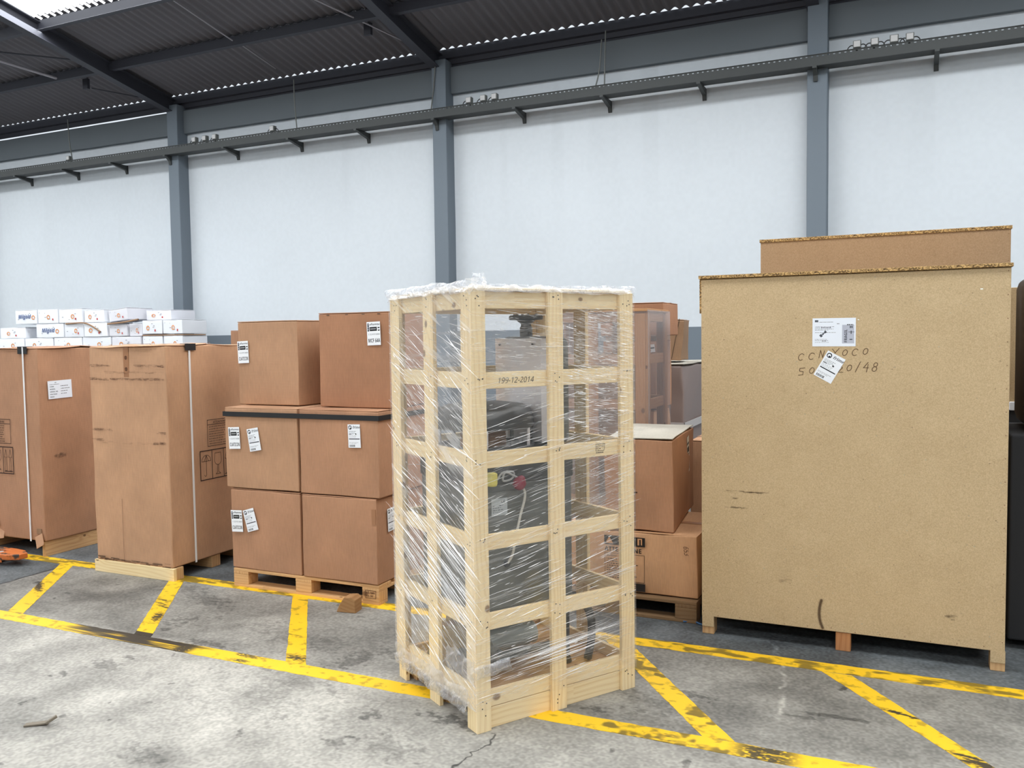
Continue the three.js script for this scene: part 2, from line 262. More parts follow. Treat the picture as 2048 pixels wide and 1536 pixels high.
paintLine([[-4.79, -4.498], [-4.082, -3.556], [-3.95, -3.556], [-4.655, -4.498]], 6);
paintLine([[-3.69, -4.498], [-2.975, -3.556], [-2.842, -3.556], [-3.565, -4.498]], 7);
paintLine([[-1.50, -4.49], [-0.765, -3.556], [-0.63, -3.556], [-1.355, -4.49]], 8);
paintLine([[-0.365, -4.49], [0.365, -3.556], [0.46, -3.556], [-0.225, -4.49]], 9);

// ---------------------------------------------------------------- walls, pillars, beams
const WZ = -11;
{
  const wallG = (x0, x1, y0, y1, z0, z1) => { const g = slab(x0, x1, z0, z1, y0, y1), p = g.attributes.position, u = []; for (let i = 0; i < p.count; i++) u.push((p.getX(i) - p.getZ(i)) / 16, p.getY(i) / 8); g.setAttribute('uv', new THREE.Float32BufferAttribute(u, 2)); return g; };
  M.plasterTex.repeat.set(1, 1);
  struct('wall_back', wallG(XW0, XW1, 0, 5.56, -11.3, WZ), M.plaster);
  struct('wall_front', wallG(XW0, XW1, 0, 5.7, ZW1 - 0.3, ZW1), M.plaster);
  const gable = (x) => { const s = [[-11.3, 0], [ZW1, 0], [ZW1, roofY(ZW1) - 0.02], [RIDGE_Z, roofY(RIDGE_Z) - 0.02], [-11.3, roofY(-11.3) - 0.02]]; const g = extrude(s, 0.3); g.rotateY(-Math.PI / 2); g.translate(x, 0, 0); return g; };
  struct('wall_left', gable(XW0), M.plaster); struct('wall_right', gable(XW1 + 0.3), M.plaster);
  for (let k = 0; k + 1 < RAFTERS.length; k++) struct('trim', boxG(RAFTERS[k + 1] - RAFTERS[k] - 0.225, 1.805, 0.012, { r: 0.003 }), M.grey, [(RAFTERS[k] + RAFTERS[k + 1]) / 2 + 0.055, 0.9025, WZ + 0.005]);   // grey painted dado
  for (let k = 0; k < RAFTERS.length; k++) struct('pillar', boxG(0.225, 5.62, 0.26, { r: 0.012, n: 12, jit: 0.004, seed: k + 3 }), M.grey, [RAFTERS[k] + 0.055, 2.81, WZ + 0.09]);
  for (let k = 0; k + 1 < RAFTERS.length; k++) struct('beam', boxG(RAFTERS[k + 1] - RAFTERS[k] - 0.22, 0.38, 0.16, { r: 0.01, n: 14, jit: 0.004, seed: k + 30 }), M.greyBeam, [(RAFTERS[k] + RAFTERS[k + 1]) / 2 + 0.055, 5.355, WZ - 0.01]);
}
// ---------------------------------------------------------------- roof: corrugated sheets, purlins, rafters, skylights
const PITCH = 0.138, SHEET_W = PITCH * 7;
function sheetGeo(len) {                                           // corrugated sheet: x across, z down the slope, 6 mm thick
  const pos = [], uv = [], idx = [], N = 70, A = 0.021, T = 0.006, cols = N + 1;
  for (const s of [0, 1]) for (const z of [0, len]) for (let i = 0; i <= N; i++) { const x = i / N * (SHEET_W + 0.02); pos.push(x, A * Math.cos(x / PITCH * Math.PI * 2) + (s ? T : 0), z); uv.push(x, z); }
  const q = (a, b, c, d) => idx.push(a, b, c, b, d, c);
  for (let i = 0; i < N; i++) { q(i, i + 1, cols + i, cols + i + 1); q(2 * cols + i + 1, 2 * cols + i, 3 * cols + i + 1, 3 * cols + i); q(i + 1, i, 2 * cols + i + 1, 2 * cols + i); q(cols + i, cols + i + 1, 3 * cols + i, 3 * cols + i + 1); }
  const g = new THREE.BufferGeometry(); g.setAttribute('position', new THREE.Float32BufferAttribute(pos, 3)); g.setAttribute('uv', new THREE.Float32BufferAttribute(uv, 2)); g.setIndex(idx); g.computeVertexNormals(); return g;
}
const PURLINS = [-10.92, -9.64, -8.46, -7.28, -6.1];
const ceiling = struct('ceiling', (() => {                         // upper roof, seen only from below at a steep angle
  const cut = (z0, z1) => { const a = [[z0, roofY(z0)], [z1, roofY(z1)], [z1, roofY(z1) + 0.12], [z0, roofY(z0) + 0.12]]; const g = extrude(a, XW1 - XW0 + 0.6); g.rotateY(-Math.PI / 2); g.translate(XW1 + 0.3, 0, 0); return g; };
  return mergeGeometries([cut(-6.0, RIDGE_Z), cut(RIDGE_Z, ZW1)]);
})(), M.roof);
const SKY_X = (rx) => [rx - 0.08, rx - 0.08 + SHEET_W * 4];
{
  const gB = sheetGeo(Math.hypot(1, SLOPE) * 1.3), gS = sheetGeo(Math.hypot(1, SLOPE) * 1.19);
  const rows = [[-9.68, sheetGeo(Math.hypot(1, SLOPE) * 1.19), 0], [-8.42, gB, 1], [-7.31, gS, 2], [-5.9, sheetGeo(Math.hypot(1, SLOPE) * 1.45), 3]];
  const sheet = (geo, x, z, dy, mat, name, parent) => { const o = part(name, geo, mat, parent, [x, roofY(z) + 0.028 + dy, z], [0, Math.PI, 0]); o.rotation.set(ROOF_A, Math.PI, 0, 'YXZ'); return o; };
  const glow = new THREE.MeshStandardMaterial({ color: lin(0.8, 0.8, 0.8), roughness: 0.6, emissive: lin(0.95, 0.98, 1.0), emissiveIntensity: 3.2, side: THREE.DoubleSide });
  for (let c = 0; c < 46; c++) {
    const x = XW0 + 0.18 + SHEET_W + c * SHEET_W - 0.0;             // right edge; the sheet is turned round
    for (const [z, geo, row] of rows) {
      const mid = x - SHEET_W / 2;
      if (row === 2 && RAFTERS.slice(0, -1).some((rx) => mid > SKY_X(rx)[0] && mid < SKY_X(rx)[1])) continue;
      if (x < -21 || x > 6) { if (row === 3) continue; }
      sheet(geo, x, z, row * 0.012 + (c % 2) * 0.004, M.roof, 'roof_sheet', ceiling);
    }
  }
  for (const rx of RAFTERS.slice(0, -1)) for (const [z0, run] of SKYLIGHT_ROWS) {
    const s = new THREE.Group(); s.name = numbered('skylight'); s.userData = { kind: 'structure' }; scene.add(s);
    const zc = z0 + run / 2, [x0] = SKY_X(rx);
    if (z0 < -8) for (let c = 0; c < 4; c++) sheet(gS, x0 + SHEET_W * (c + 1), z0 + run + 0.03, 0.03 + (c % 2) * 0.004, glow, 'translucent_sheet', s);
    else { const g = boxG(3.86, 0.03, run, { r: 0.004 }); const m = part('translucent_sheet', g, glow, s, [rx + 1.82, roofY(zc) - 0.05, zc]); m.rotation.x = zc <= RIDGE_Z ? -ROOF_A : ROOF_A; }
  }
  for (const z of PURLINS) for (let k = 0; k + 1 < RAFTERS.length; k++) {
    const len = RAFTERS[k + 1] - RAFTERS[k];
    const c = [[0, 0], [0.07, 0], [0.07, 0.006], [0.006, 0.006], [0.006, 0.124], [0.07, 0.124], [0.07, 0.13], [0, 0.13]];
    const g = extrude(c, len - 0.01); g.rotateY(Math.PI / 2); const m = struct('purlin', g, M.steel, [RAFTERS[k], roofY(z) - 0.125 - (z < -10.8 ? -0.036 : 0.01), z + 0.035]); m.rotation.x = -ROOF_A * 0.5;
  }
  for (const rx of RAFTERS) {
    const I = [[-0.07, 0], [0.07, 0], [0.07, 0.012], [0.006, 0.018], [0.006, 0.205], [0.07, 0.21], [0.07, 0.222], [-0.07, 0.222], [-0.07, 0.21], [-0.006, 0.205], [-0.006, 0.018], [-0.07, 0.012]];
    for (const side of [1, -1]) { const g = extrude(I, (RIDGE_Z - EAVE_Z) * Math.hypot(1, SLOPE)); const m = struct('rafter', g, M.steel, [rx, roofY(RIDGE_Z) - 0.26, RIDGE_Z]); m.rotation.x = side > 0 ? Math.PI - ROOF_A : ROOF_A; m.rotation.z = 0; if (side > 0) { m.rotation.set(0, Math.PI, 0); m.rotateX(ROOF_A); } }
  }
  // fly braces, tie rods and a rod for the lit rafter edge
  const rod = (a, b, r, mat) => { const A = new THREE.Vector3(...a), B = new THREE.Vector3(...b), g = cyl(r, r, A.distanceTo(B), 8), m = struct('tie_rod', g, mat); m.position.copy(A).add(B).multiplyScalar(0.5); m.quaternion.setFromUnitVectors(new THREE.Vector3(0, 1, 0), B.clone().sub(A).normalize()); };
  rod([-12.75, 6.08, -8.6], [-12.27, 5.905, -9.62], 0.022, M.steelLit); rod([-12.6, 6.1, -8.62], [-11.3, 5.96, -9.36], 0.012, M.steel);
  rod([-11.22, 6.20, -8.0], [-11.22, 6.10, -8.62], 0.016, M.steelLit);  // pale rod added in place of the lit edge of the rafter flange
  rod([-8.67, 6.15, -8.42], [-8.62, 5.915, -9.56], 0.010, M.steelLit); rod([-8.60, 5.90, -9.7], [-8.57, 5.75, -10.4], 0.008, M.steelLit);
  rod([-6.95, 6.06, -8.9], [-6.2, 5.74, -10.5], 0.012, M.steelLit); rod([-11.94, 5.8, -9.98], [-11.2, 5.68, -10.78], 0.010, M.steel);
  for (const [x, y, z] of [[-12.0, 5.86, -9.93], [-6.6, 5.86, -9.92]]) { const b = struct('purlin_cleat', boxG(0.11, 0.16, 0.05, { r: 0.004 }), M.steel, [x, y, z]); }
  struct('trim', boxG(XW1 + 11.2, 0.03, 0.06, { r: 0.005 }), M.steel, [(XW1 - 11.2) / 2, 5.565, WZ + 0.0]);
  struct('wall_plate', boxG(XW1 - XW0, 0.16, 0.05, { r: 0.004 }), M.steel, [(XW0 + XW1) / 2, 5.665, -10.97]);
  struct('wall_plate', boxG(XW1 - XW0, 0.5, 0.3, { r: 0.004 }), M.steel, [(XW0 + XW1) / 2, 5.5, ZW1 - 0.15]);
}
// ---------------------------------------------------------------- cable tray, junction boxes, hanging cables
{
  const x0 = -22, x1 = 5, L = x1 - x0, t = thing('cable_tray', 'long dark perforated cable tray running along the white wall on brackets', 'cable tray', [0, 0, 0]);
  const strip = [slab(x0, x1, -10.652, -10.648, 4.785, 4.884), slab(x0, x1, -10.652, -10.648, 4.896, 4.912), slab(x0, x1, -10.66, -10.64, 4.906, 4.912)];
  for (let x = x0; x < x1; x += 0.06) strip.push(slab(x, x + 0.038, -10.6525, -10.6475, 4.88, 4.9));
  part('tray_side', mergeGeometries(strip), M.tray, t);
  part('tray_floor', slab(x0, x1, -10.85, -10.648, 4.782, 4.786), M.tray, t); part('tray_side', slab(x0, x1, -10.854, -10.85, 4.782, 4.86), M.tray, t);
  const arm = (zw) => { const s = [[zw, 4.64], [zw + 0.012, 4.64], [zw + 0.03, 4.70], [-10.68, 4.755], [-10.63, 4.757], [-10.63, 4.78], [zw, 4.78]]; const g = extrude(s, 0.045, 0.002); g.rotateY(-Math.PI / 2); return g; };
  const gw = arm(-10.998), gp = arm(-10.775);
  for (const x of [-17.2, -16.0, -14.8, -13.56, -12.36, -9.86, -8.58, -7.34, -4.79, -3.56, -2.32, 0.29, 1.5, 2.8]) part('bracket', gw, M.tray, t, [x + 0.02, 0, 0]);
  for (const x of [-16.1, -11.15, -6.08, -1.02]) part('bracket', gp, M.tray, t, [x + 0.06, 0, 0]);
  const jb = (x, size, label, big) => {
    const b = thing('junction_box', label, 'junction box', [x, 4.912, -10.70], 0, 'junction boxes on the cable tray');
    part('box_body', boxG(size, size, 0.07, { r: 0.008 }), M.enamel, b, [0, size / 2 + 0.012, 0]);
    part('lid', boxG(size * 0.8, size * 0.8, 0.012, { r: 0.004 }), std(lin(0.5, 0.5, 0.5), 0.6), b, [0, size / 2 + 0.012, 0.038]);
    for (const s of [-1, 1]) if (big || s < 0) part('cable', tube([[s * size * 0.48, size * 0.6, 0], [s * size * 0.8, size * 0.62, 0], [s * size * 1.15, size * 0.3, 0], [s * size * 1.3, -0.04, -0.01]], 0.006, 14, 6), M.black, b);
    part('bracket', boxG(size * 0.5, 0.03, 0.05, { r: 0.003 }), M.tray, b, [0, 0.008, -0.01]);
  };
  jb(-0.53, 0.085, 'grey junction box on the tray nearest the right pillar, first of the looped four', true); jb(-0.345, 0.085, 'grey junction box on the tray, second from the right pillar', true); jb(-0.145, 0.09, 'grey junction box on the tray, third from the right pillar', true); jb(0.015, 0.085, 'grey junction box on the tray, farthest right of the looped four', true);
  jb(-5.49, 0.085, 'small grey junction box on the tray nearest the middle pillar', false); jb(-5.27, 0.085, 'small grey junction box on the tray, centre of three beside the middle pillar', false); jb(-5.10, 0.085, 'small grey junction box on the tray, rightmost of three beside the middle pillar', false);
  jb(-8.90, 0.085, 'lone grey junction box on the tray midway between left and middle pillars', true);
  jb(-10.49, 0.085, 'small grey junction box on the tray nearest the left pillar', false); jb(-10.27, 0.085, 'small grey junction box on the tray, centre of three beside the left pillar', false); jb(-10.06, 0.085, 'small grey junction box on the tray, rightmost of three beside the left pillar', false);
  jb(-13.42, 0.075, 'single small junction box on the tray left of the left pillar', false);
  const hang = (pts, label) => single('hanging_cable', label, 'cable', tube(pts, 0.009, 20, 6), M.enamel);
  hang([[-8.40, 5.62, -10.6], [-8.41, 5.3, -10.62], [-8.44, 4.86, -10.7]], 'thin dark cable dropping to the tray beside the lone junction box');
  hang([[-13.30, 5.6, -10.6], [-13.3, 5.2, -10.62], [-13.34, 4.9, -10.7]], 'thin dark cable dropping to the tray left of the left pillar');
  hang([[-6.05, 5.55, -10.76], [-6.09, 5.2, -10.76], [-6.1, 4.9, -10.7]], 'thin dark cable running down the middle pillar to the tray');
  hang([[-3.52, 5.6, -10.7], [-3.54, 5.2, -10.72], [-3.55, 4.88, -10.72]], 'thin dark cable dropping to the tray, straight one of the pair in the middle bay');
  hang([[-3.58, 5.5, -10.72], [-3.62, 5.1, -10.72], [-3.68, 4.88, -10.72]], 'thin dark cable dropping to the tray, slanting one of the pair in the middle bay');
}

// ---------------------------------------------------------------- labels and prints
const font = (px, f = 'sans-serif', w = '') => `${w} ${px}px ${f}`.trim();
function lines(c, x, y, w, n, dy, th, seed, col = '#555') { const R = rng(seed); c.fillStyle = col; for (let k = 0; k < n; k++) { let q = x; while (q < x + w * (0.6 + 0.4 * R())) { const l = 4 + R() * 16; c.fillRect(q, y + k * dy, l, th); q += l + 3 + R() * 4; } } }
function bars(c, x, y, w, h, seed) { const R = rng(seed); c.fillStyle = '#111'; for (let q = x; q < x + w;) { const l = 1 + Math.floor(R() * 4); c.fillRect(q, y, l, h); q += l + 1 + Math.floor(R() * 3); } }
const frimeiTex = canvasTex(200, 300, (c, w, h) => {
  c.fillStyle = '#eef1f6'; c.fillRect(0, 0, w, h); c.fillStyle = '#15161c';
  c.beginPath(); c.arc(38, 40, 27, 0, 7); c.fill(); c.fillStyle = '#eef1f6'; c.beginPath(); c.arc(38, 42, 18, 0, 7); c.fill(); c.fillStyle = '#15161c'; c.beginPath(); c.moveTo(40, 44); c.lineTo(66, 56); c.lineTo(44, 68); c.fill(); c.beginPath(); c.arc(44, 52, 10, 0, 7); c.fill();
  c.font = 'italic bold 42px serif'; c.fillText('frimei', 80, 52);
  lines(c, 16, 86, 120, 4, 13, 4, 3); lines(c, 16, 142, 165, 3, 13, 3, 5, '#777'); c.fillStyle = '#222'; c.fillRect(118, 118, 20, 14); c.fillRect(16, 124, 40, 8);
  c.fillStyle = '#14151a'; c.fillRect(14, 182, 172, 11); lines(c, 16, 232, 160, 2, 12, 3, 9); bars(c, 20, 262, 84, 26, 4);
});
const afTex = (name, size) => canvasTex(170, 280, (c, w, h) => {
  c.fillStyle = '#f0f2f5'; c.fillRect(0, 0, w, h); c.fillStyle = '#1c1d22'; c.save(); c.beginPath(); c.rect(0, 0, w, h); c.clip();
  c.fillStyle = '#54565c'; c.fillRect(8, 18, 22, 96); c.fillStyle = '#dfe2e6'; c.fillRect(12, 30, 12, 5); c.fillRect(12, 60, 12, 5); c.fillRect(12, 88, 12, 5);
  c.fillStyle = '#1c1d22'; c.font = 'italic bold 32px sans-serif'; c.fillText('afhamma', 34, 42, 128);
  c.fillStyle = '#0c0c0e'; c.fillRect(36, 62, 92, 48); c.fillStyle = '#e8e8e8'; c.fillRect(48, 80, 68, 10); c.fillStyle = '#0c0c0e'; for (let k = 0; k < 5; k++) c.fillRect(56 + k * 13, 78, 5, 14); c.fillRect(138, 66, 24, 14); c.fillRect(140, 96, 22, 14);
  c.font = '25px sans-serif'; c.fillStyle = '#2c2d33'; c.fillText('1.12.0157.0000', 14, 158, 148);
  c.font = `bold ${size}px sans-serif`; c.fillStyle = '#101114'; c.fillText(name, 12, 246, 150); c.restore();
});
const afCua = afTex('CUATICON', 62), afMcf = afTex('MCF 64A', 62);
const codeTex = canvasTex(300, 220, (c, w, h) => {
  c.fillStyle = '#e6ebf3'; c.fillRect(0, 0, w, h); c.fillStyle = '#2a2d35'; c.font = 'bold 18px sans-serif'; c.fillText('stl', 86, 30); lines(c, 22, 42, 160, 1, 8, 5, 2);
  c.font = 'bold 20px sans-serif'; ['CODE', 'MODEL', 'SERIAL NR', 'VOLTAGE', 'MASS'].forEach((s, k) => { c.fillStyle = '#23262e'; c.fillText(s, 22, 78 + k * 31); if (k < 4) { lines(c, 160, 66 + k * 31, 110, 1, 8, 8, 11 + k, '#444'); } });
});
const waybillTex = canvasTex(400, 270, (c, w, h) => {
  c.fillStyle = '#e9eef6'; c.fillRect(0, 0, w, h); c.fillStyle = '#555a62'; c.fillRect(22, 18, 32, 20); lines(c, 62, 36, 130, 1, 8, 4, 3); lines(c, 228, 52, 40, 1, 8, 6, 4, '#444');
  lines(c, 24, 80, 200, 4, 11, 4, 6, '#666'); lines(c, 82, 88, 120, 1, 10, 7, 8, '#333'); lines(c, 24, 136, 220, 1, 10, 4, 9, '#888'); lines(c, 24, 200, 160, 2, 12, 4, 12, '#777'); lines(c, 24, 230, 150, 1, 12, 3, 13, '#777'); lines(c, 90, 214, 44, 1, 8, 8, 15, '#555');
  c.save(); c.translate(80, 180); c.rotate(-0.72); c.fillStyle = '#3c4048'; c.font = 'bold 24px sans-serif'; c.fillText('B·B', 0, 0); c.fillRect(-2, -22, 22, 26); c.fillRect(24, -14, 30, 10); c.fillRect(54, -20, 18, 22); c.restore();
  c.fillStyle = 'rgba(90,90,110,.35)'; c.fillRect(276, 66, 110, 176); c.save(); c.translate(322, 234); c.rotate(-Math.PI / 2); c.fillStyle = '#24262e'; c.font = 'bold 36px sans-serif'; c.fillText('FRAGIL', 0, 0, 152); c.restore();
  c.fillStyle = '#2c2e36'; c.fillRect(346, 76, 8, 22); c.fillRect(362, 76, 8, 22); c.fillRect(348, 84, 20, 4); c.fillRect(332, 132, 56, 4); c.fillRect(354, 122, 8, 30); c.fillRect(344, 200, 26, 8); lines(c, 320, 60, 60, 1, 8, 10, 21, '#333');
});
const ink = (tex) => new THREE.MeshStandardMaterial({ map: tex, transparent: true, roughness: 0.8, depthWrite: false });
const labelMats = new Map();
function sticker(parent, tex, w, h, pos, turn = 0, tilt = 0, name = 'label') {
  if (!labelMats.has(tex)) labelMats.set(tex, std(0xffffff, 0.5, { map: tex }));
  const m = part(name, new THREE.BoxGeometry(w, h, 0.0008), labelMats.get(tex), parent, pos); m.rotation.set(0, turn, tilt, 'YXZ'); return m;
}
function print(parent, mat, w, h, pos, turn = 0, name = 'print') { const m = part(name, new THREE.PlaneGeometry(w, h), mat, parent, pos); m.rotation.y = turn; m.castShadow = false; return m; }
const careMat = ink(canvasTex(512, 640, (c) => {                    // a care text in a frame over three care symbols
  c.strokeStyle = '#2a130a'; c.fillStyle = '#2a130a'; c.lineWidth = 6; c.strokeRect(120, 8, 360, 272); c.beginPath(); c.moveTo(120, 58); c.lineTo(480, 58); c.stroke();
  c.font = 'bold 30px sans-serif'; c.fillText('ATTENZIONE', 200, 46, 190); c.globalAlpha = 0.75; lines(c, 140, 76, 320, 8, 25, 10, 31, '#2a130a'); c.globalAlpha = 1;
  c.lineWidth = 10; c.strokeRect(8, 322, 496, 300); c.lineWidth = 8; for (const x of [172, 336]) { c.beginPath(); c.moveTo(x, 322); c.lineTo(x, 622); c.stroke(); }
  c.lineWidth = 5; c.beginPath(); c.arc(90, 430, 62, Math.PI, 0); c.closePath(); c.stroke(); for (const k of [-30, 0, 30]) { c.beginPath(); c.moveTo(90, 370); c.lineTo(90 + k, 430); c.stroke(); } c.beginPath(); c.moveTo(90, 370); c.lineTo(90, 570); c.arc(76, 570, 14, 0, Math.PI); c.stroke();
  c.beginPath(); c.moveTo(212, 360); c.lineTo(296, 360); c.lineTo(302, 430); c.quadraticCurveTo(300, 482, 254, 486); c.quadraticCurveTo(208, 482, 206, 430); c.closePath(); c.stroke(); c.beginPath(); c.moveTo(246, 486); c.lineTo(246, 560); c.lineTo(222, 582); c.lineTo(288, 582); c.lineTo(262, 560); c.lineTo(262, 486); c.stroke();
  for (const x of [382, 456]) { c.beginPath(); c.moveTo(x - 24, 436); c.lineTo(x, 350); c.lineTo(x + 24, 436); c.lineTo(x + 10, 436); c.lineTo(x + 16, 590); c.lineTo(x - 16, 590); c.lineTo(x - 10, 436); c.closePath(); c.stroke(); } c.fillRect(352, 594, 138, 8);
}));
const seamMat = ink(canvasTex(64, 256, (c) => { c.fillStyle = 'rgba(40,18,8,.85)'; c.fillRect(30, 0, 4, 256); c.fillRect(14, 150, 36, 4); }));

// ---------------------------------------------------------------- cartons
function carton(name, label, o) {                                  // pos = bottom centre; the front is +z
  const { w, h, d, pos, turn = 0, mat = M.cardA, seed = 1, group, lid = true, bulge = 0.006, tape = true, r = 0.007 } = o;
  const t = thing(name, label, o.category ?? 'carton', pos, turn, group);
  part('body', boxG(w, h - (lid ? 0.006 : 0), d, { r, bulge, n: 8, jit: o.jit ?? 0.003, seed }), mat, t, [0, (h - (lid ? 0.006 : 0)) / 2, 0]);
  if (lid) for (const s of [-1, 1]) part('flap', boxG(w - 0.004, 0.006, d / 2 - 0.004, { r: 0.002, n: 6, jit: 0.0025, seed: seed + s + 4 }), mat, t, [0, h - 0.002, s * d / 4]);
  if (lid && tape) part('tape', boxG(w + 0.002, 0.0015, 0.055, { r: 0.0005 }), M.tape, t, [0, h + 0.003, 0]);
  return t;
}
function euroPallet(label, pos, { w = 1.2, d = 0.8, h = 0.128, mat = M.pallet, turn = 0, group, seed = 1 } = {}) {
  const t = thing('wooden_pallet', label, 'pallet', pos, turn, group), b = 0.020;
  for (let k = 0; k < 5; k++) part('deck_board', boxG(w, b, k % 2 ? 0.1 : 0.143, { r: 0.003, grain: true, seed: seed + k }), mat, t, [0, h - b / 2, -d / 2 + 0.072 + k * (d - 0.144) / 4]);
  for (const x of [-1, 0, 1]) part('cross_board', boxG(0.13, b, d, { r: 0.003, grain: true, seed: seed + 7 + x }), mat, t, [x * (w / 2 - 0.065), h - b * 1.5, 0]);
  for (const x of [-1, 0, 1]) for (const z of [-1, 0, 1]) part('block', boxG(0.13, h - 3 * b, 0.1, { r: 0.004, grain: true, seed: seed + 20 + x * 3 + z }), mat, t, [x * (w / 2 - 0.065), b + (h - 3 * b) / 2, z * (d / 2 - 0.05)]);
  for (const z of [-1, 0, 1]) part('bottom_board', boxG(w, b, 0.1, { r: 0.003, grain: true, seed: seed + 40 + z }), mat, t, [0, b / 2, z * (d / 2 - 0.05)]);
  return t;
}
{ // six boxes on the pallet left of the slatted crate
  const Z = -4.55, p = euroPallet('light wooden pallet carrying the six stacked brown boxes', [-3.64, 0, Z - 0.4]);
  const stamp = ink(canvasTex(128, 96, (c) => { c.strokeStyle = c.fillStyle = '#4a2210'; c.lineWidth = 5; c.strokeRect(5, 5, 118, 86); c.font = 'bold 30px sans-serif'; c.fillText('IT-FM0', 14, 42, 100); c.fillText('03-30', 14, 78, 100); c.fillRect(36, 10, 5, 36); }));
  print(p, stamp, 0.085, 0.055, [0.535, 0.066, 0.4012]);
  const g = 'brown boxes stacked on the light pallet';
  let b = carton('cardboard_box', 'bottom left box of the pallet stack, with two white labels overlapping', { w: 0.594, h: 0.554, d: 0.78, pos: [-3.947, 0.131, Z - 0.392], seed: 21, group: g, mat: M.cardA, bulge: 0.004 });
  sticker(b, afCua, 0.098, 0.150, [-0.24, 0.331, 0.402], 0, 0.05); sticker(b, frimeiTex, 0.096, 0.152, [-0.117, 0.347, 0.4045], 0, 0.28);
  b = carton('cardboard_box', 'bottom right box of the pallet stack, with a plain front and label on its side', { w: 0.588, h: 0.554, d: 0.78, pos: [-3.337, 0.131, Z - 0.385], seed: 22, group: g, mat: M.cardA, bulge: 0.004 });
  sticker(b, frimeiTex, 0.096, 0.15, [0.304, 0.40, 0.23], Math.PI / 2, 0.05); part('tape', boxG(0.03, 0.10, 0.002, { r: 0.0005 }), M.tape, b, [0.272, 0.44, 0.392]);
  b = carton('cardboard_box', 'middle left box of the pallet stack, with two separate white labels', { w: 0.622, h: 0.554, d: 0.78, pos: [-3.965, 0.693, Z - 0.39], seed: 23, group: g, mat: M.cardB, bulge: 0.003 });
  sticker(b, afCua, 0.098, 0.150, [-0.222, 0.345, 0.401], 0, 0.05); sticker(b, frimeiTex, 0.097, 0.155, [-0.05, 0.34, 0.401], 0, 0.17);
  b = carton('cardboard_box', 'middle right box of the pallet stack, with one white label on its front', { w: 0.618, h: 0.554, d: 0.78, pos: [-3.327, 0.693, Z - 0.388], seed: 24, group: g, mat: M.cardA, bulge: 0.003 });
  sticker(b, frimeiTex, 0.094, 0.15, [0.133, 0.393, 0.401], 0, 0.03);
  b = carton('cardboard_box', 'top left box of the pallet stack, slightly turned with one narrow label', { w: 0.545, h: 0.584, d: 0.56, pos: [-4.025, 1.254, Z - 0.455], turn: -0.04, seed: 25, group: g, mat: M.cardB, bulge: 0.008 });
  sticker(b, afCua, 0.100, 0.155, [-0.213, 0.37, 0.292], 0, 0.04);
  b = carton('cardboard_box', 'top right box of the pallet stack, marked MCF 64A', { w: 0.56, h: 0.625, d: 0.56, pos: [-3.295, 1.254, Z - 0.43], seed: 26, group: g, mat: M.cardC, bulge: 0.009 });
  sticker(b, afMcf, 0.103, 0.152, [0.165, 0.485, 0.2905], 0, 0.03);
  for (const x of [-0.2, -0.05, 0.08, 0.2]) part('staple', boxG(0.022, 0.004, 0.002, { r: 0.0005 }), M.black, b, [x, 0.612, 0.281]);
  const y = 1.203, x0 = -4.284, x1 = -3.008, z0 = Z + 0.008, z1 = Z - 0.79, S = (a, c, d, e) => slab(a, c, d, e, y - 0.016, y + 0.016);
  single('black_strap', 'black plastic strap round the two middle boxes of the pallet stack', 'strap', mergeGeometries([S(x0, x1, z0, z0 + 0.003), S(x0, x1, z1 - 0.003, z1), S(x0 - 0.003, x0, z1, z0), S(x1, x1 + 0.003, z1, z0)]), M.black);
}
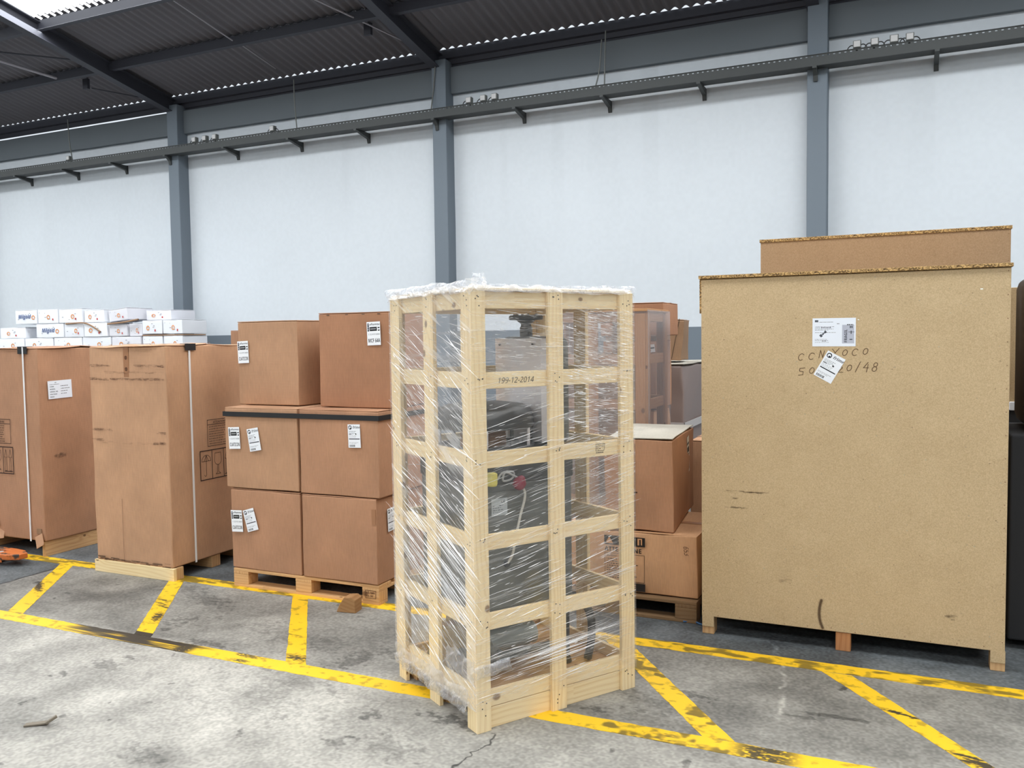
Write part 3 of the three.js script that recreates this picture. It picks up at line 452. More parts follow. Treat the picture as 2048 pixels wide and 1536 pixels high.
{ // two tall appliance cartons on skids
  const make = (label, x, z, h, y0, mat, seed, w) => {
    const d = 0.8, t = thing('tall_carton', label, 'carton', [x, 0, z - d / 2]);
    part('body', boxG(w, h - y0, d, { r: 0.012, bulge: 0.008, n: 10, jit: 0.003, seed }), mat, t, [0, (h + y0) / 2, 0]);
    for (const s of [-1, 1]) { const f = part('flap', boxG(w - 0.01, 0.007, d / 2 - 0.006, { r: 0.002, n: 8, bulge: 0.02, jit: 0.008, seed: seed + 8 + s }), mat, t, [0, h + 0.003, s * d / 4]); f.rotation.x = s * 0.03; }
    return t;
  };
  // middle one: narrow front towards us, strap round its depth
  let t = make('tall brown carton with white strap and pale skid, next to the pallet stack', -5.105, -4.47, 1.676, 0.09, M.card(0.64, 0.375, 0.225), 41, 0.765);
  const R = rng(77), scuff = ink(canvasTex(512, 1024, (c) => {
    const band = (y, x0, x1, a, n) => { for (let k = 0; k < n; k++) { c.fillStyle = `rgba(70,32,14,${0.6 * a * (0.2 + 0.8 * R())})`; c.fillRect(x0 + R() * (x1 - x0), y + (R() - 0.5) * 10, 6 + R() * 34, 2 + R() * 4); } };
    band(86, 0, 140, 0.5, 34); band(88, 300, 500, 0.5, 30); band(118, 90, 440, 0.25, 60); band(150, 0, 500, 0.55, 110); band(392, 0, 130, 0.5, 30); band(440, 0, 60, 0.6, 16); band(445, 420, 500, 0.6, 24); band(450, 60, 480, 0.18, 30); band(398, 440, 500, 0.4, 14); band(92, 470, 505, 0.8, 10);
    for (let k = 0; k < 26; k++) { c.fillStyle = `rgba(40,20,10,${0.25 + 0.5 * R()})`; c.fillRect(R() * 500, 1004 + R() * 18, 20 + R() * 70, 3 + R() * 6); }
    c.fillStyle = 'rgba(120,66,40,.55)'; c.fillRect(196, 720, 3, 300);  }));
  print(t, scuff, 0.745, 1.58, [0, 0.885, 0.4125]);
  part('tape', boxG(0.052, 0.215, 0.002, { r: 0.0005 }), M.tape, t, [0.0, 1.563, 0.4045]); part('tape', boxG(0.05, 0.002, 0.8, { r: 0.0005 }), M.tape, t, [0.0, 1.692, 0]);
  print(t, ink(canvasTex(64, 256, (c) => { c.strokeStyle = 'rgba(60,25,12,.8)'; c.lineWidth = 5; for (const y of [90, 190]) { c.beginPath(); c.arc(32, y, 14, 0, 7); c.stroke(); c.strokeRect(27, y - 5, 10, 10); } })), 0.05, 0.21, [0.0, 1.563, 0.4062]);
  const sz = 0.19, X = 0.385, loop = (a, c, d, e, z) => slab(a, c, z - 0.008, z + 0.008, d, e);
  part('white_strap', mergeGeometries([loop(X + 0.006, X + 0.009, 0.088, 1.69, sz), loop(-X - 0.009, -X - 0.006, 0.088, 1.69, sz), loop(-X - 0.009, X + 0.009, 1.69, 1.693, sz)]), M.whiteStrap, t);
  part('corner_guard', mergeGeometries([slab(X - 0.04, X + 0.012, sz - 0.06, sz + 0.04, 1.687, 1.690), slab(X + 0.008, X + 0.0115, sz - 0.06, sz + 0.04, 1.64, 1.69)]), M.black, t);
  print(t, careMat, 0.37, 0.46, [X + 0.0135, 0.895, -0.055], Math.PI / 2);
  part('skid_board', boxG(0.795, 0.09, 0.028, { r: 0.004, grain: true, seed: 3 }), std(lin(0.98, 0.97, 0.92), 0.7, { map: wt1 }), t, [0, 0.045, 0.396]);
  part('skid_bearer', boxG(0.78, 0.088, 0.07, { r: 0.004, grain: true, seed: 9 }), M.pineD, t, [0, 0.044, 0.345]);
  for (const z of [-0.03, -0.36]) part('skid_bearer', boxG(0.74, 0.088, 0.09, { r: 0.004, grain: true, seed: 5 }), M.pineD, t, [0, 0.044, z]);
  // left one: wide front with the prints, strap over the front
  t = make('tall brown carton at the left edge, on a skid with torn lower corner', -6.64, -4.6, 1.668, 0.125, M.cardA, 43, 0.83);
  print(t, careMat, 0.37, 0.46, [-0.09, 0.872, 0.4125]); sticker(t, codeTex, 0.215, 0.145, [0.425, 1.335, 0.22], Math.PI / 2, 0.03);
  print(t, ink(canvasTex(128, 64, (c) => { const q = rng(4); for (let k = 0; k < 30; k++) { c.fillStyle = `rgba(50,26,14,${0.05 + 0.12 * q()})`; c.beginPath(); c.arc(20 + q() * 88, 16 + q() * 32, 4 + q() * 9, 0, 7); c.fill(); } })), 0.14, 0.06, [0.4265, 0.80, 0.24], Math.PI / 2);
  const sx = 0.26, lp = (z0, z1, y0, y1) => slab(sx - 0.008, sx + 0.008, z0, z1, y0, y1);
  const st = part('white_strap', mergeGeometries([lp(0.411, 0.414, 0.12, 1.683), lp(-0.414, -0.411, 0.12, 1.683), lp(-0.414, 0.414, 1.683, 1.686)]), M.whiteStrap, t);
  part('corner_guard', mergeGeometries([slab(sx - 0.06, sx + 0.05, 0.36, 0.415, 1.680, 1.683), slab(sx - 0.06, sx + 0.05, 0.4105, 0.4135, 1.625, 1.682)]), M.black, t);
  part('skid_runner', boxG(0.035, 0.122, 0.82, { r: 0.004, grain: true, seed: 19 }), M.pineD, t, [0.385, 0.061, -0.015]); part('skid_runner', boxG(0.06, 0.122, 0.74, { r: 0.004, grain: true, seed: 20 }), M.pineD, t, [-0.36, 0.061, -0.04]);
  part('skid_board', boxG(0.7, 0.05, 0.03, { r: 0.004, grain: true, seed: 21 }), M.pineD, t, [0, 0.095, 0.1]);
  const tear = (x, y, w, h, rz, seed) => { const m = part('torn_flap', boxG(w, h, 0.006, { r: 0.002, n: 6, jit: 0.02, seed }), M.cardB, t, [x, y, 0.417]); m.rotation.set(-0.28, 0.1, rz); };
  tear(0.372, 0.13, 0.075, 0.10, 0.5, 3); tear(-0.14, 0.17, 0.13, 0.13, 0.15, 7);
  part('tear_hole', boxG(0.055, 0.045, 0.004, { r: 0.002, n: 6, jit: 0.012, seed: 9 }), M.cardDark, t, [0.36, 0.208, 0.411]); part('tear_hole', boxG(0.09, 0.05, 0.004, { r: 0.002, n: 6, jit: 0.012, seed: 11 }), M.cardDark, t, [-0.17, 0.235, 0.411]);
}
{ // orange fork of a pallet truck, reaching in from the left
  const t = thing('pallet_truck', 'worn orange pallet truck fork lying on the floor at the left edge', 'pallet truck', [0, 0, 0]);
  const top = (dz) => { const s = [[-7.9, -0.085], [-6.36, -0.085], [-6.24, -0.07], [-6.165, -0.03], [-6.165, 0.03], [-6.24, 0.07], [-6.36, 0.085], [-7.9, 0.085]]; const h = new THREE.Shape(s.map((p) => new THREE.Vector2(...p))); const k = new THREE.Path(); k.moveTo(-6.62, -0.045); k.lineTo(-6.62, 0.045); k.lineTo(-6.36, 0.045); k.lineTo(-6.36, -0.045); h.holes.push(k); const g = new THREE.ExtrudeGeometry(h, { depth: 0.028, bevelEnabled: true, bevelSize: 0.008, bevelThickness: 0.008, bevelSegments: 3 }); g.rotateX(-Math.PI / 2); g.translate(0, 0.058, dz); return g; };
  const worn = dataTex(256, 256, (i, j, o) => { const n = fbm(i / 256 * 7, j / 256 * 7, 201, 4, 7), d = smooth(0.56, 0.68, n); o[0] = 200 - 140 * d; o[1] = 108 - 60 * d; o[2] = 48 - 6 * d; }); worn.repeat.set(2.2, 2.2);
  const om = std(0xffffff, 0.5, { map: worn });
  for (const z of [-4.36]) { const f = part('fork', top(z), om, t); part('roller', cyl(0.04, 0.04, 0.06, 20).rotateX(Math.PI / 2), std(lin(0.5, 0.5, 0.5), 0.6), f, [-6.53, 0.042, z]); part('roller', cyl(0.04, 0.04, 0.06, 20).rotateX(Math.PI / 2), std(lin(0.5, 0.5, 0.5), 0.6), f, [-6.44, 0.042, z]); part('side_rib', mergeGeometries([slab(-7.9, -6.3, z - 0.083, z - 0.077, 0.03, 0.06), slab(-7.9, -6.3, z + 0.077, z + 0.083, 0.03, 0.06)]), om, f); }
  part('frame', boxG(0.14, 0.34, 0.22, { r: 0.02, n: 3 }), om, t, [-7.9, 0.24, -4.36]); part('steer_wheel', cyl(0.09, 0.09, 0.1, 24).rotateX(Math.PI / 2), M.black, t, [-8.06, 0.09, -4.36]); part('handle', tube([[-8.0, 0.35, -4.36], [-8.12, 0.8, -4.36], [-8.2, 1.2, -4.36]], 0.018, 12, 8), om, t);
}
{ // offcut, flake and blue strap end on the floor
  single('wood_offcut', 'chipped wooden offcut lying on the floor in front of the pallet', 'wood block', (() => { const s = [[-0.07, 0], [0.05, 0], [0.05, 0.075], [0.03, 0.09], [-0.02, 0.086], [-0.052, 0.04]]; const g = extrude(s, 0.09, 0.004); g.translate(0, 0.004, -0.045); const p = g.attributes.position, n = g.attributes.normal, u = []; for (let i = 0; i < p.count; i++) u.push(p.getY(i) + p.getX(i) * 0.3, p.getZ(i) + p.getX(i)); g.setAttribute('uv', new THREE.Float32BufferAttribute(u, 2)); return g; })(), std(lin(0.55, 0.44, 0.33), 0.9, { map: wt2, bumpMap: M.bumpFine, bumpScale: 0.006 }), [-3.155, 0, -4.40], [0, 0.15, 0]);
  const flake = mergeGeometries([boxG(0.10, 0.008, 0.03, { r: 0.002, n: 14, jit: 0.03, seed: 5 }), move(boxG(0.05, 0.012, 0.016, { r: 0.002, n: 8, jit: 0.02, seed: 8 }).rotateZ(0.35).rotateY(0.5), 0.045, 0.01, 0.004), move(boxG(0.045, 0.007, 0.014, { r: 0.002, n: 8, jit: 0.02, seed: 9 }).rotateY(-0.7), -0.045, 0.004, 0.008)]); single('wood_scrap', 'small dark splintered scrap on the floor in the left foreground', 'scrap', flake, std(lin(0.2, 0.17, 0.13), 0.9), [-3.49, 0.012, -2.53], [0, 0.5, 0.1]);
  single('blue_strap_end', 'short piece of blue strap on the floor beside the large board crate', 'strap', tube([[-1.18, 0.006, -4.96], [-1.12, 0.012, -4.97], [-1.07, 0.006, -4.95], [-1.02, 0.006, -4.97]], 0.006, 16, 5), std(lin(0.03, 0.1, 0.22), 0.5));
}
// ---------------------------------------------------------------- board crates on the right
const nailHeads = (pts, mat, parent, axis = 'z') => { const gs = pts.map(([x, y, z, r = 0.0028]) => { const g = cyl(r, r, 0.0016, 7); if (axis === 'z') g.rotateX(Math.PI / 2); else g.rotateZ(Math.PI / 2); return g.translate(x, y, z); }); const m = part('nail_heads', mergeGeometries(gs), mat, parent); m.userData = { kind: 'stuff' }; return m; };
{
  const t = thing('board_crate', 'large pressed-board crate with two white labels and pencilled writing on its front', 'crate', [-0.287, 0, -4.82]), W = 1.505, D = 0.8;
  part('front_panel', boxG(W, 1.905, 0.016, { r: 0.003 }), M.board, t, [0, 1.055, -0.008]);
  part('top_panel', boxG(W + 0.02, 0.018, D + 0.02, { r: 0.002 }), M.osb, t, [-0.002, 2.019, -D / 2 + 0.006]);
  for (const s of [-1, 1]) part('side_panel', boxG(0.016, 1.905, D - 0.04, { r: 0.002 }), M.board, t, [s * (W / 2 - 0.009), 1.055, -D / 2 - 0.002]);
  part('back_panel', boxG(W, 1.905, 0.016, { r: 0.003 }), M.board, t, [0, 1.055, -D + 0.008]);
  part('corner_batten', boxG(0.014, 0.19, 0.09, { r: 0.002 }), M.osb, t, [-W / 2 - 0.008, 1.915, -0.07]);
  for (const x of [-0.718, 0, 0.722]) { const m = x ? 0.066 : 0.076; for (const z of [-0.05, -D / 2, -D + 0.05]) part('foot_block', boxG(m, 0.1, 0.09, { r: 0.004, grain: true, seed: 3 + Math.round(x * 7 - z * 9) }), x ? M.pineD : std(lin(0.75, 0.5, 0.36), 0.8, { map: wt2 }), t, [x, 0.05, z]); }
  for (const x of [-0.718, 0.722]) part('panel_tab', boxG(0.066, 0.062, 0.014, { r: 0.002 }), M.board, t, [x, 0.074, -0.007]);
  sticker(t, waybillTex, 0.214, 0.149, [-0.055, 1.704, 0.0006], 0, -0.004); sticker(t, frimeiTex, 0.100, 0.147, [-0.076, 1.52, 0.0008], 0, -0.52);
  const R = rng(9), marksTex = canvasTex(1024, 1290, (c) => {
    const P = 1024 / W, px = (x) => (x + W / 2) * P, py = (y) => (2.008 - y) * P * 1290 / (1.905 * P) * 1; const Y = (y) => (2.0075 - y) / 1.905 * 1290;
    c.strokeStyle = 'rgba(92,58,30,.85)'; c.lineWidth = 2.2; c.lineCap = 'round';
    const draw = (strokes, x, y, s) => strokes.forEach((q) => { c.beginPath(); q.forEach(([a, b], i) => { const X = px(x + a * s), Z = Y(y + b * s); if (i) c.lineTo(X, Z); else c.moveTo(X, Z); }); c.stroke(); });
    const arc = (cx, cy, rx, ry, a0, a1, sl = 0.25) => { const o = []; for (let i = 0; i <= 12; i++) { const a = a0 + (a1 - a0) * i / 12, yy = Math.sin(a) * ry; o.push([cx + Math.cos(a) * rx + yy * sl, cy + yy]); } return o; };
    const Cc = arc(0, 0, 0.5, 0.62, 0.7, 5.4), O = arc(0, 0, 0.4, 0.55, 0, 6.4);
    const s = 0.028, r1 = 1.578, r2 = 1.506;                        // first line, second line
    draw([Cc], -0.218, r1 - 0.004, s); draw([Cc], -0.165, r1, s); draw([[[-0.4, -0.7], [-0.1, 0.7], [0.3, -0.6], [0.6, 0.7]]], -0.118, r1 + 0.01, s); draw([[[-0.5, 0.7], [0, 0], [0.7, 0.8]], [[0, 0], [-0.3, -0.8]]], -0.048, r1 + 0.018, s); draw([O], 0.0, r1 + 0.018, s); draw([Cc], 0.05, r1 + 0.02, s); draw([O], 0.1, r1 + 0.024, s);
    draw([[[0.6, 0.7], [-0.3, 0.6], [-0.4, 0.1], [0.3, 0], [0.2, -0.6], [-0.6, -0.7]]], -0.216, r2 - 0.01, s); draw([O], -0.164, r2 - 0.004, s); draw([[[-0.5, 0.4], [0, 0.7], [0.3, 0.2], [-0.5, -0.6], [0.4, -0.6]]], -0.02, r2 + 0.004, s); draw([O], 0.022, r2 + 0.01, s); draw([[[0.5, 1], [-0.4, -0.9]]], 0.062, r2 + 0.014, s); draw([[[0.4, 0.9], [-0.4, -0.1], [0.5, -0.1]], [[0.4, 0.5], [0.1, -0.9]]], 0.102, r2 + 0.014, s); draw([arc(0.1, 0.45, 0.32, 0.38, 0, 6.4), arc(-0.1, -0.35, 0.4, 0.42, 0, 6.4)], 0.146, r2 + 0.014, s);
    const blot = (x, y, w, h, n, a, col = '70,45,25') => { for (let k = 0; k < n; k++) { c.fillStyle = `rgba(${col},${a * R()})`; c.fillRect(px(x + (R() - 0.5) * w), Y(y + (R() - 0.5) * h), 4 + R() * 26, 1 + R() * 3); } };
    blot(-0.52, 0.83, 0.2, 0.008, 40, 0.32); blot(-0.57, 0.74, 0.12, 0.01, 16, 0.35); blot(-0.58, 0.79, 0.05, 0.01, 8, 0.3); blot(-0.56, 1.32, 0.16, 0.06, 24, 0.12); blot(0.5, 0.25, 0.04, 0.03, 26, 0.25); blot(-0.32, 0.36, 0.05, 0.05, 14, 0.25); blot(0.2, 0.33, 0.1, 0.04, 12, 0.1);
    c.strokeStyle = 'rgba(90,64,42,.6)'; c.lineWidth = 8; c.beginPath(); c.moveTo(px(-0.11), Y(0.265)); c.quadraticCurveTo(px(-0.135), Y(0.18), px(-0.103), Y(0.115)); c.stroke(); c.strokeStyle = 'rgba(80,58,38,.25)'; c.lineWidth = 14; c.stroke();
    for (let k = 0; k < 260; k++) { c.fillStyle = R() < 0.5 ? 'rgba(250,238,205,.55)' : 'rgba(80,56,34,.5)'; c.fillRect(R() * 1024, R() * 1290, 1 + R() * 4, 1 + R() * 2.4); }
    c.fillStyle = 'rgba(255,250,235,.9)'; c.fillRect(px(0.62), Y(1.91), 9, 5); c.fillRect(px(0.06), Y(1.77), 6, 4);
  });
  print(t, ink(marksTex), W, 1.905, [0, 1.055, 0.0003]);
  const N = []; for (let k = 0; k < 17; k++) { const y = 0.13 + k * 0.115; N.push([-W / 2 + 0.009, y, 0.0006], [W / 2 - 0.012, y + 0.02, 0.0006]); } for (let k = 0; k < 12; k++) N.push([-0.66 + k * 0.12, 0.112 + (k % 3) * 0.004, 0.0006]); nailHeads(N, M.cardDark, t);
}
{
  const t = thing('board_crate', 'taller dull brown board crate standing behind the large labelled crate', 'crate', [-0.158, 0, -5.95]), W = 1.455, D = 0.9;
  part('front_panel', boxG(W, 2.22, 0.016, { r: 0.003 }), M.boardB, t, [0, 1.21, -0.008]); part('top_panel', boxG(W + 0.012, 0.02, D, { r: 0.002 }), M.osb, t, [0, 2.318, -D / 2 + 0.008]);
  for (const s of [-1, 1]) part('side_panel', boxG(0.018, 2.22, D - 0.04, { r: 0.002 }), s > 0 ? M.osb : M.boardB, t, [s * (W / 2 - 0.009), 1.21, -D / 2 - 0.002]);
  part('back_panel', boxG(W, 2.22, 0.016, { r: 0.003 }), M.boardB, t, [0, 1.21, -D + 0.01]);
  for (const x of [-0.68, 0, 0.68]) part('foot_block', boxG(0.08, 0.1, D - 0.05, { r: 0.004, grain: true, seed: 31 }), M.pineD, t, [x, 0.05, -D / 2]);
  nailHeads([[-0.70, 2.28, 0.001], [0.715, 2.28, 0.001], [0.715, 2.12, 0.001], [0.0, 2.29, 0.001], [0.4, 2.29, 0.001]], M.cardDark, t);
}
{ // black cabinet and sheet that fill the shaded gap at the right edge
  const t = thing('gap_shade_cabinet', 'black cabinet with rounded top at the right edge, added base darkens the gap', 'cabinet', [0.99, 0, -5.55]);
  part('housing', boxG(0.80, 0.85, 0.7, { r: 0.07, n: 4 }), M.black, t, [0, 1.58, 0]); part('base', boxG(0.88, 1.10, 0.72, { r: 0.015, n: 2 }), M.blackShade, t, [-0.04, 0.60, 0]);  // base widened and carried to the floor to stand for shade
  for (const x of [-0.34, 0.34]) for (const z of [-0.28, 0.28]) part('foot', cyl(0.03, 0.035, 0.06, 16), M.black, t, [x, 0.03, z]);
  part('handle', tube([[-0.3, 1.4, 0.36], [-0.3, 1.4, 0.40], [-0.3, 1.7, 0.40], [-0.3, 1.7, 0.36]], 0.012, 20, 8), M.enamel, t);
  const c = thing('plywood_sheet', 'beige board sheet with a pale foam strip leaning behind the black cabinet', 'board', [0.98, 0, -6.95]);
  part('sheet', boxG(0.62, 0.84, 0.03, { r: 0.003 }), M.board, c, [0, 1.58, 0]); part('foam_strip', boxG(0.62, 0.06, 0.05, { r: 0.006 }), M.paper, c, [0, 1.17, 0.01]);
  part('gap_shade_sheet', boxG(0.62, 1.14, 0.04, { r: 0.003 }), M.blackShade, c, [0, 0.57, -0.01]);  // black sheet added where the gap is only in shade
}

// ---------------------------------------------------------------- goods between the slatted crate and the board crate
{
  let b;
  euroPallet('dark old pallet under the printed carton by the board crate', [-1.60, 0, -5.36], { w: 1.0, d: 0.8, mat: M.palletOld, seed: 60 });
  b = carton('printed_carton', 'low brown carton with black warning print and 653 written on it', { w: 0.86, h: 0.375, d: 0.7, pos: [-1.535, 0.134, -5.36], seed: 61, mat: M.cardTan, bulge: 0.014, jit: 0.006 });
  print(b, ink(canvasTex(320, 424, (c) => {
    c.fillStyle = '#160d08'; c.fillRect(0, 6, 320, 70); c.fillStyle = '#c89468'; c.beginPath(); c.moveTo(40, 14); c.lineTo(72, 68); c.lineTo(8, 68); c.closePath(); c.fill(); c.fillRect(262, 20, 14, 46); c.fillRect(288, 14, 10, 50); c.fillRect(262, 14, 36, 8); c.fillRect(110, 20, 90, 8); c.fillRect(110, 40, 70, 8);
    c.fillStyle = '#160d08'; c.font = 'bold 48px sans-serif'; c.fillText('ATTENZIONE', 2, 128, 314); c.lineWidth = 3; c.strokeStyle = '#2a160c'; c.strokeRect(4, 142, 310, 210); c.globalAlpha = 0.7; c.font = 'bold 17px sans-serif'; c.fillText('MANEGGIARE CON CURA', 20, 168, 280); lines(c, 18, 182, 280, 9, 18, 7, 71, '#2a160c'); c.globalAlpha = 1;
    c.fillStyle = '#160d08'; c.fillRect(0, 360, 320, 60); c.fillStyle = '#c89468'; c.font = 'bold 52px sans-serif'; c.fillText('FRAGILE', 40, 409, 270);
  })), 0.258, 0.34, [-0.014, 0.178, 0.3665]);
  print(b, ink(canvasTex(64, 160, (c) => { c.save(); c.translate(22, 12); c.rotate(Math.PI / 2 - 0.12); c.fillStyle = '#4a2412'; c.font = 'italic 54px sans-serif'; c.fillText('653', 4, 0); c.restore(); })), 0.05, 0.10, [0.355, 0.275, 0.3662]);
  b = carton('cardboard_box', 'upright brown carton with a pale top, standing on the printed carton', { w: 0.42, h: 0.55, d: 0.86, pos: [-1.50, 0.517, -5.445], turn: 0.085, seed: 63, mat: M.cardA, lid: false, bulge: 0.01, jit: 0.006 });
  part('top_sheet', boxG(0.415, 0.006, 0.85, { r: 0.002, n: 6, jit: 0.004, seed: 4 }), M.cardGrey, b, [0, 0.562, 0]);  // paler grey sheet over the brown body
  print(b, seamMat, 0.05, 0.5, [-0.02, 0.28, 0.441]); print(b, ink(canvasTex(96, 96, (c) => { c.strokeStyle = c.fillStyle = 'rgba(50,26,14,.7)'; c.lineWidth = 4; c.beginPath(); c.arc(48, 48, 26, 0, 7); c.stroke(); c.fillRect(34, 26, 8, 40); c.fillRect(52, 30, 8, 36); c.fillRect(20, 44, 60, 5); })), 0.08, 0.08, [-0.10, 0.25, 0.4415]);
  sticker(b, canvasTex(60, 240, (c) => { c.fillStyle = '#d8d4c8'; c.fillRect(0, 0, 60, 240); c.fillStyle = '#1a1512'; for (const [y, h] of [[40, 14], [70, 34], [116, 10], [140, 22], [190, 30]]) c.fillRect(4, y, 50, h); }), 0.09, 0.24, [0.2195, 0.40, -0.12], Math.PI / 2, 0.1);
  carton('cardboard_box', 'low carton with a light top at the board crate corner', { w: 0.52, h: 0.9, d: 0.5, pos: [-1.22, 0, -6.72], seed: 64, mat: M.cardB });
  // wrapped slatted crate behind the big one
  const s = thing('slatted_crate', 'second slatted wooden crate standing behind the wrapped one', 'crate', [-2.09, 0, -6.3]);
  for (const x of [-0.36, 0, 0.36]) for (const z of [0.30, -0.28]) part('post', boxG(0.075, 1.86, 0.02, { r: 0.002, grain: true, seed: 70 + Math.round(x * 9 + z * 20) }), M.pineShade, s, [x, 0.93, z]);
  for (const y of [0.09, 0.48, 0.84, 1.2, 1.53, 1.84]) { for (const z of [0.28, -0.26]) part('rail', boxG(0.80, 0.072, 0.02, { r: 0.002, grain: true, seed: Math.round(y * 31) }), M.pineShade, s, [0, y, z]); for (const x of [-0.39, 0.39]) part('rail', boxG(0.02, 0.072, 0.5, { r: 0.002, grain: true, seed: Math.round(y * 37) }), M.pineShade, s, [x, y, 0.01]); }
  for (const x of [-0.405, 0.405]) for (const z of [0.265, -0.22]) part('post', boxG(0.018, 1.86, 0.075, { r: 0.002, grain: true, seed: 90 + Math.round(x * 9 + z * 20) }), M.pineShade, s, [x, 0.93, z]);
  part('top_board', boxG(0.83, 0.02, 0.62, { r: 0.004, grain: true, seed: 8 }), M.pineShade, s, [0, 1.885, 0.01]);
  b = carton('cardboard_box', 'large brown carton packed inside the second slatted crate', { w: 0.6, h: 1.35, d: 0.42, pos: [-2.11, 0.13, -6.3], seed: 65, mat: M.cardDark });
  { const w = thing('stretch_film', 'dull film wound round the second slatted crate behind', 'stretch film', [-2.09, 0, -6.3]); const fm = new THREE.MeshPhysicalMaterial({ color: lin(0.82, 0.78, 0.77), roughness: 0.2, transmission: 0.86, thickness: 0, side: THREE.DoubleSide });
    part('film_side', new THREE.PlaneGeometry(0.86, 1.85, 8, 16), fm, w, [0, 0.96, 0.318]); part('film_side', new THREE.PlaneGeometry(0.64, 1.85, 8, 16), fm, w, [0.42, 0.96, 0.0]).rotation.y = Math.PI / 2; part('film_side', new THREE.PlaneGeometry(0.64, 1.85, 8, 16), fm, w, [-0.42, 0.96, 0.0]).rotation.y = -Math.PI / 2; }
  // stacked cartons
  carton('cardboard_box', 'bottom carton of the tall stack behind the second slatted crate', { w: 0.46, h: 0.82, d: 0.5, pos: [-2.10, 0.0, -7.2], seed: 66, mat: M.cardC });
  carton('cardboard_box', 'crushed pale carton squeezed low in the tall stack behind the second crate', { w: 0.45, h: 0.25, d: 0.5, pos: [-2.11, 0.826, -7.2], seed: 67, mat: M.cardTan, jit: 0.01, bulge: 0.02 });
  b = carton('cardboard_box', 'tall narrow carton with a white label in the stack behind the second crate', { w: 0.46, h: 0.57, d: 0.5, pos: [-2.10, 1.09, -7.2], seed: 68, mat: M.cardA });
  sticker(b, canvasTex(120, 60, (c) => { c.fillStyle = '#e4e8ec'; c.fillRect(0, 0, 120, 60); c.fillStyle = '#1c2228'; c.fillRect(20, 22, 96, 12); lines(c, 10, 44, 90, 1, 6, 5, 3); }), 0.13, 0.065, [0.155, 0.5, 0.257], 0, 0.12);
  b = carton('cardboard_box', 'topmost carton of the stack behind the wrapped crate, against the white wall', { w: 0.54, h: 0.27, d: 0.5, pos: [-2.07, 1.70, -7.16], seed: 69, mat: M.cardC });
  print(b, ink(canvasTex(256, 64, (c) => { c.fillStyle = 'rgba(50,20,10,.8)'; c.fillRect(0, 30, 250, 4); c.fillRect(246, 16, 4, 36); })), 0.5, 0.1, [0.0, 0.13, 0.2572]);
  single('wood_strip', 'thin reddish wood strip lying between the two top cartons of the stack', 'strip', boxG(0.40, 0.032, 0.4, { r: 0.003, grain: true }), M.pineD, [-2.12, 1.681, -7.18]);
  // film-wrapped load with a leaning carton
  euroPallet('pallet under the grey film-wrapped load near the wall', [-2.34, 0, -8.6], { w: 0.9, d: 1.2, mat: M.palletOld, seed: 80 });
  const wr = thing('wrapped_load', 'grey film-wrapped load with a pale band near the white wall', 'wrapped load', [-2.34, 0.145, -8.6]);
  part('load', boxG(0.88, 1.25, 1.18, { r: 0.03, n: 10, jit: 0.012, seed: 12 }), std(lin(0.26, 0.2, 0.18), 0.35), wr, [0, 0.64, 0]); part('top_sheet', boxG(0.9, 0.012, 1.2, { r: 0.004, n: 6, jit: 0.006 }), M.cardGrey, wr, [0, 1.283, 0]);
  part('band', mergeGeometries([slab(-0.46, 0.46, 0.605, 0.612, 0.66, 0.73), slab(0.455, 0.462, -0.6, 0.612, 0.66, 0.73)]), std(lin(0.5, 0.47, 0.46), 0.4), wr);
  b = carton('cardboard_box', 'dark brown carton tilted on top of the film-wrapped load', { w: 0.42, h: 0.40, d: 0.45, pos: [-2.20, 1.462, -8.45], turn: 0.1, seed: 81, mat: M.cardDark, jit: 0.01 }); b.rotation.z = -0.06;
  print(b, ink(canvasTex(64, 256, (c) => { c.fillStyle = 'rgba(30,14,8,.8)'; c.save(); c.translate(32, 128); c.rotate(0.14); c.fillRect(-2, -128, 4, 256); c.restore(); })), 0.1, 0.4, [0.14, 0.21, 0.233]);
  // small carton pile behind the tall cartons
  carton('cardboard_box', 'lower carton of the small pile between the tall carton and pallet stack', { w: 0.8, h: 1.42, d: 0.7, pos: [-7.05, 0, -8.4], seed: 83, mat: M.cardC });
  carton('cardboard_box', 'film-covered brown carton peeping out between tall carton and pallet stack', { w: 0.76, h: 0.41, d: 0.6, pos: [-7.05, 1.422, -8.35], seed: 84, mat: M.cardA });
}
